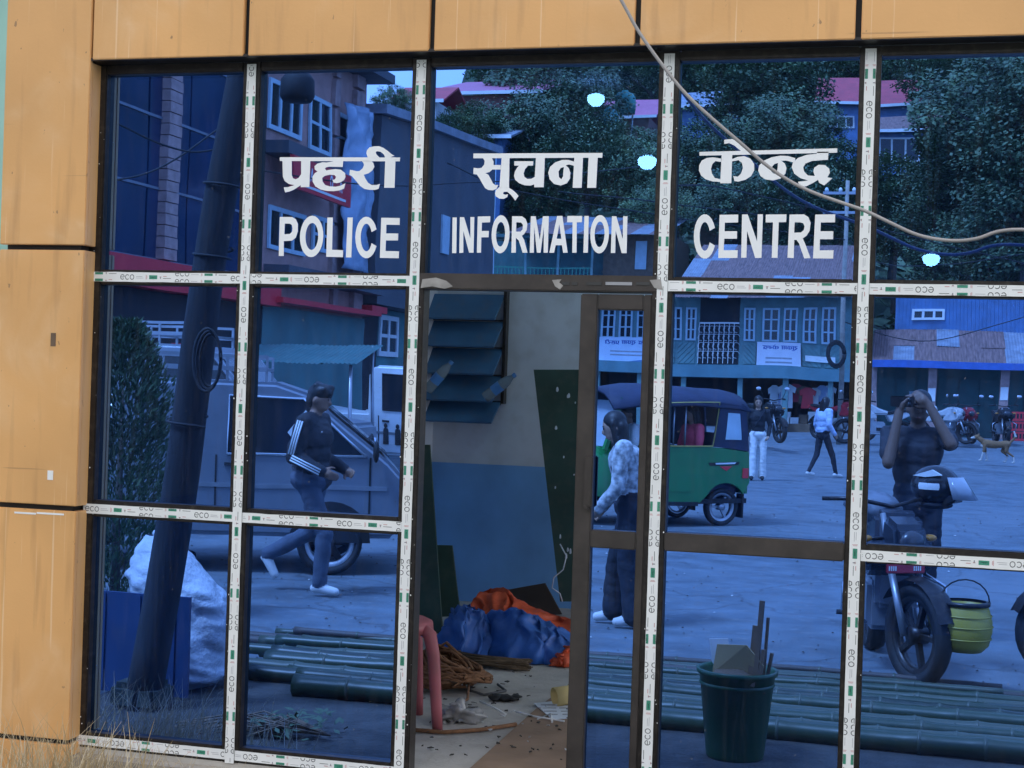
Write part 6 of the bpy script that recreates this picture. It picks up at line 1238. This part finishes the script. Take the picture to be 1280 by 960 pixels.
# woman in a pale blue shirt walking right
q = gnd(1030, 597); person('woman in a loose pale blue shirt walking towards the parked motorbikes', (q.x, q.y, 0), face(.75, -.66), 1.66, dict(al=(-.09, .30, .09), kl=(-.09, .20, .50), ar=(.09, -.26, .12), kr=(.09, -.06, .50), el=(-.26, -.06, 1.14), wl=(-.28, .08, .95), er=(.26, .0, 1.14), wr=(.28, .1, .95)), dict(skin=M['skin2'], top=M['shirt'], leg=M['dkjean'], shoe=M['shoe']), 'long', .014, 1.3, .95, 1.0)
# the man taking the picture
q = (0.06, -5.47, 0); o, J = person('man in a black polo shirt holding a phone up before his face', q, face(-.02, 1), 1.74, dict(
    sl=(-.19, 0, 1.41), sr=(.19, 0, 1.41), el=(-.18, .22, 1.22), er=(.22, .20, 1.36), wl=(-.12, .15, 1.575), wr=(.075, .14, 1.62), head=(.01, .0, 1.605)), dict(skin=M['skin3'], top=M['polo'], leg=M['dkjean'], shoe=M['black']), 'short', .009, 1.02, 1.05, 1.3, hdl=((.35, .05, 1), (.8, -.3, 0)), hdr=((-.75, .02, .6), (-.2, -.9, 0)), sleeve='short')
MB().tube([(J['wr']+(J['er']-J['wr'])*.12+Vector((.032*math.cos(a*.7), .0, .032*math.sin(a*.7)))) for a in range(10)], .008, 6).build('bracelet', M['white'], o)
ph = empty('phone', (-.045, -5.292, 1.66), 0, 'dark phone held up sideways by the man in the black polo shirt', 'phone'); MB().box(-.08, .08, -.008, 0, -.037, .037).build('phone_body', M['frame'], ph, .004)
for k in range(2): MB().lathe([(0, .004), (.010, .004), (.011, 0)], 14, (.045+.0, 0, .015-.03*k), 'y').build('phone_lens', M['dglass'], ph)
# passengers in the rickshaw
def ride(v): c, s = math.cos(rk_.rotation_euler.z), math.sin(rk_.rotation_euler.z); return (rk_.location.x+c*v[0]-s*v[1], rk_.location.y+s*v[0]+c*v[1], v[2])
SIT = dict(kl=(-.10, .46, .92), kr=(.10, .46, .92), al=(-.10, .48, .52), ar=(.10, .48, .52), wl=(-.16, .30, .98), wr=(.16, .30, .98), el=(-.24, .05, 1.12), er=(.24, .05, 1.12))
person('passenger in a coral pink top sitting in the rickshaw', ride((.30, -.72, -.10)), rk_.rotation_euler.z, 1.6, SIT, dict(skin=M['skin'], top=M['pinkc'], leg=M['dkjean'], shoe=M['black']), 'long', .016, 1.05, 1.0, group='people in the rickshaw')
person('driver in a pale vest sitting at the front of the rickshaw', ride((.12, .14, -.12)), rk_.rotation_euler.z, 1.6, SIT, dict(skin=M['skin'], top=M['cream'], leg=M['dkjean'], shoe=M['black']), 'short', .016, 1.0, 1.0, sleeve='short', group='people in the rickshaw')
# purple clad passer-by half hidden by the pole
q = gnd(262, 700); person('person in a mauve top reaching out behind the leaning pole', (q.x-.3, q.y, 0), face(1, .1), 1.45, dict(er=(.2, .25, 1.2), wr=(.12, .48, 1.18), el=(-.2, .22, 1.2), wl=(-.1, .46, 1.16)), dict(skin=M['skin2'], top=mat('mauve_cloth', (.42, .30, .52), .8), leg=M['dkjean'], shoe=M['black']), 'short', .014)
# dog
q = gnd(1243, 576, .18); dg_ = empty('dog', q, face(-1, .1), 'brown and white dog walking left across the square', 'dog'); B = Body(); k = .98
def dv(*v): return Vector(v)*k
B.cap(dv(0, .24, .46), dv(0, .0, .44), .115*k, .10*k, 'tan'); B.cap(dv(0, .0, .44), dv(0, -.26, .47), .09*k, .095*k, 'tan'); B.cap(dv(0, .26, .42), dv(0, .30, .40), .10*k, .07*k, 'white'); B.cap(dv(0, .28, .50), dv(0, .42, .60), .075*k, .062*k, 'tan')
B.ell(dv(0, .46, .63), (.062*k, .085*k, .062*k), 'tan'); B.cap(dv(0, .50, .615), dv(0, .60, .60), .036*k, .024*k, 'white'); B.cap(dv(.04, .42, .68), dv(.055, .41, .73), .022*k, .008*k, 'tan'); B.cap(dv(-.04, .42, .68), dv(-.055, .41, .73), .022*k, .008*k, 'tan')
for x, f in ((.07, .10), (-.07, -.08)):
    B.cap(dv(x, .26, .42), dv(x, .26+f*.4, .24), .048*k, .030*k, 'tan'); B.cap(dv(x, .26+f*.4, .24), dv(x, .26+f, .03), .028*k, .022*k, 'white'); B.cap(dv(x, .26+f, .022), dv(x, .31+f, .02), .022*k, .02*k, 'white')
    B.cap(dv(x, -.26, .46), dv(x, -.20-f*.4, .28), .068*k, .042*k, 'tan'); B.cap(dv(x, -.20-f*.4, .28), dv(x, -.34-f*.6, .17), .036*k, .024*k, 'tan'); B.cap(dv(x, -.34-f*.6, .17), dv(x, -.32-f, .03), .022*k, .02*k, 'white'); B.cap(dv(x, -.32-f, .022), dv(x, -.27-f, .02), .022*k, .02*k, 'white')
B.cap(dv(0, -.34, .52), dv(0, -.46, .66), .03*k, .028*k, 'tan'); B.cap(dv(0, -.46, .66), dv(0, -.42, .80), .028*k, .018*k, 'white')
B.build('body', [mat('tan_fur', (.24, .12, .05), .9, 0, .3, 8, .4, 60), mat('white_fur', (.55, .5, .44), .9, 0, .2, 8, .4, 60)], dict(tan=0, white=1), dg_, .012, 2)
for s in (-1, 1): MB().ell(dv(s*.035, .525, .65), (.009, .008, .009), 8, 6).build('eye', M['hair'], dg_)
MB().ell(dv(0, .625, .605), (.016, .012, .013), 8, 6).build('nose', M['hair'], dg_)
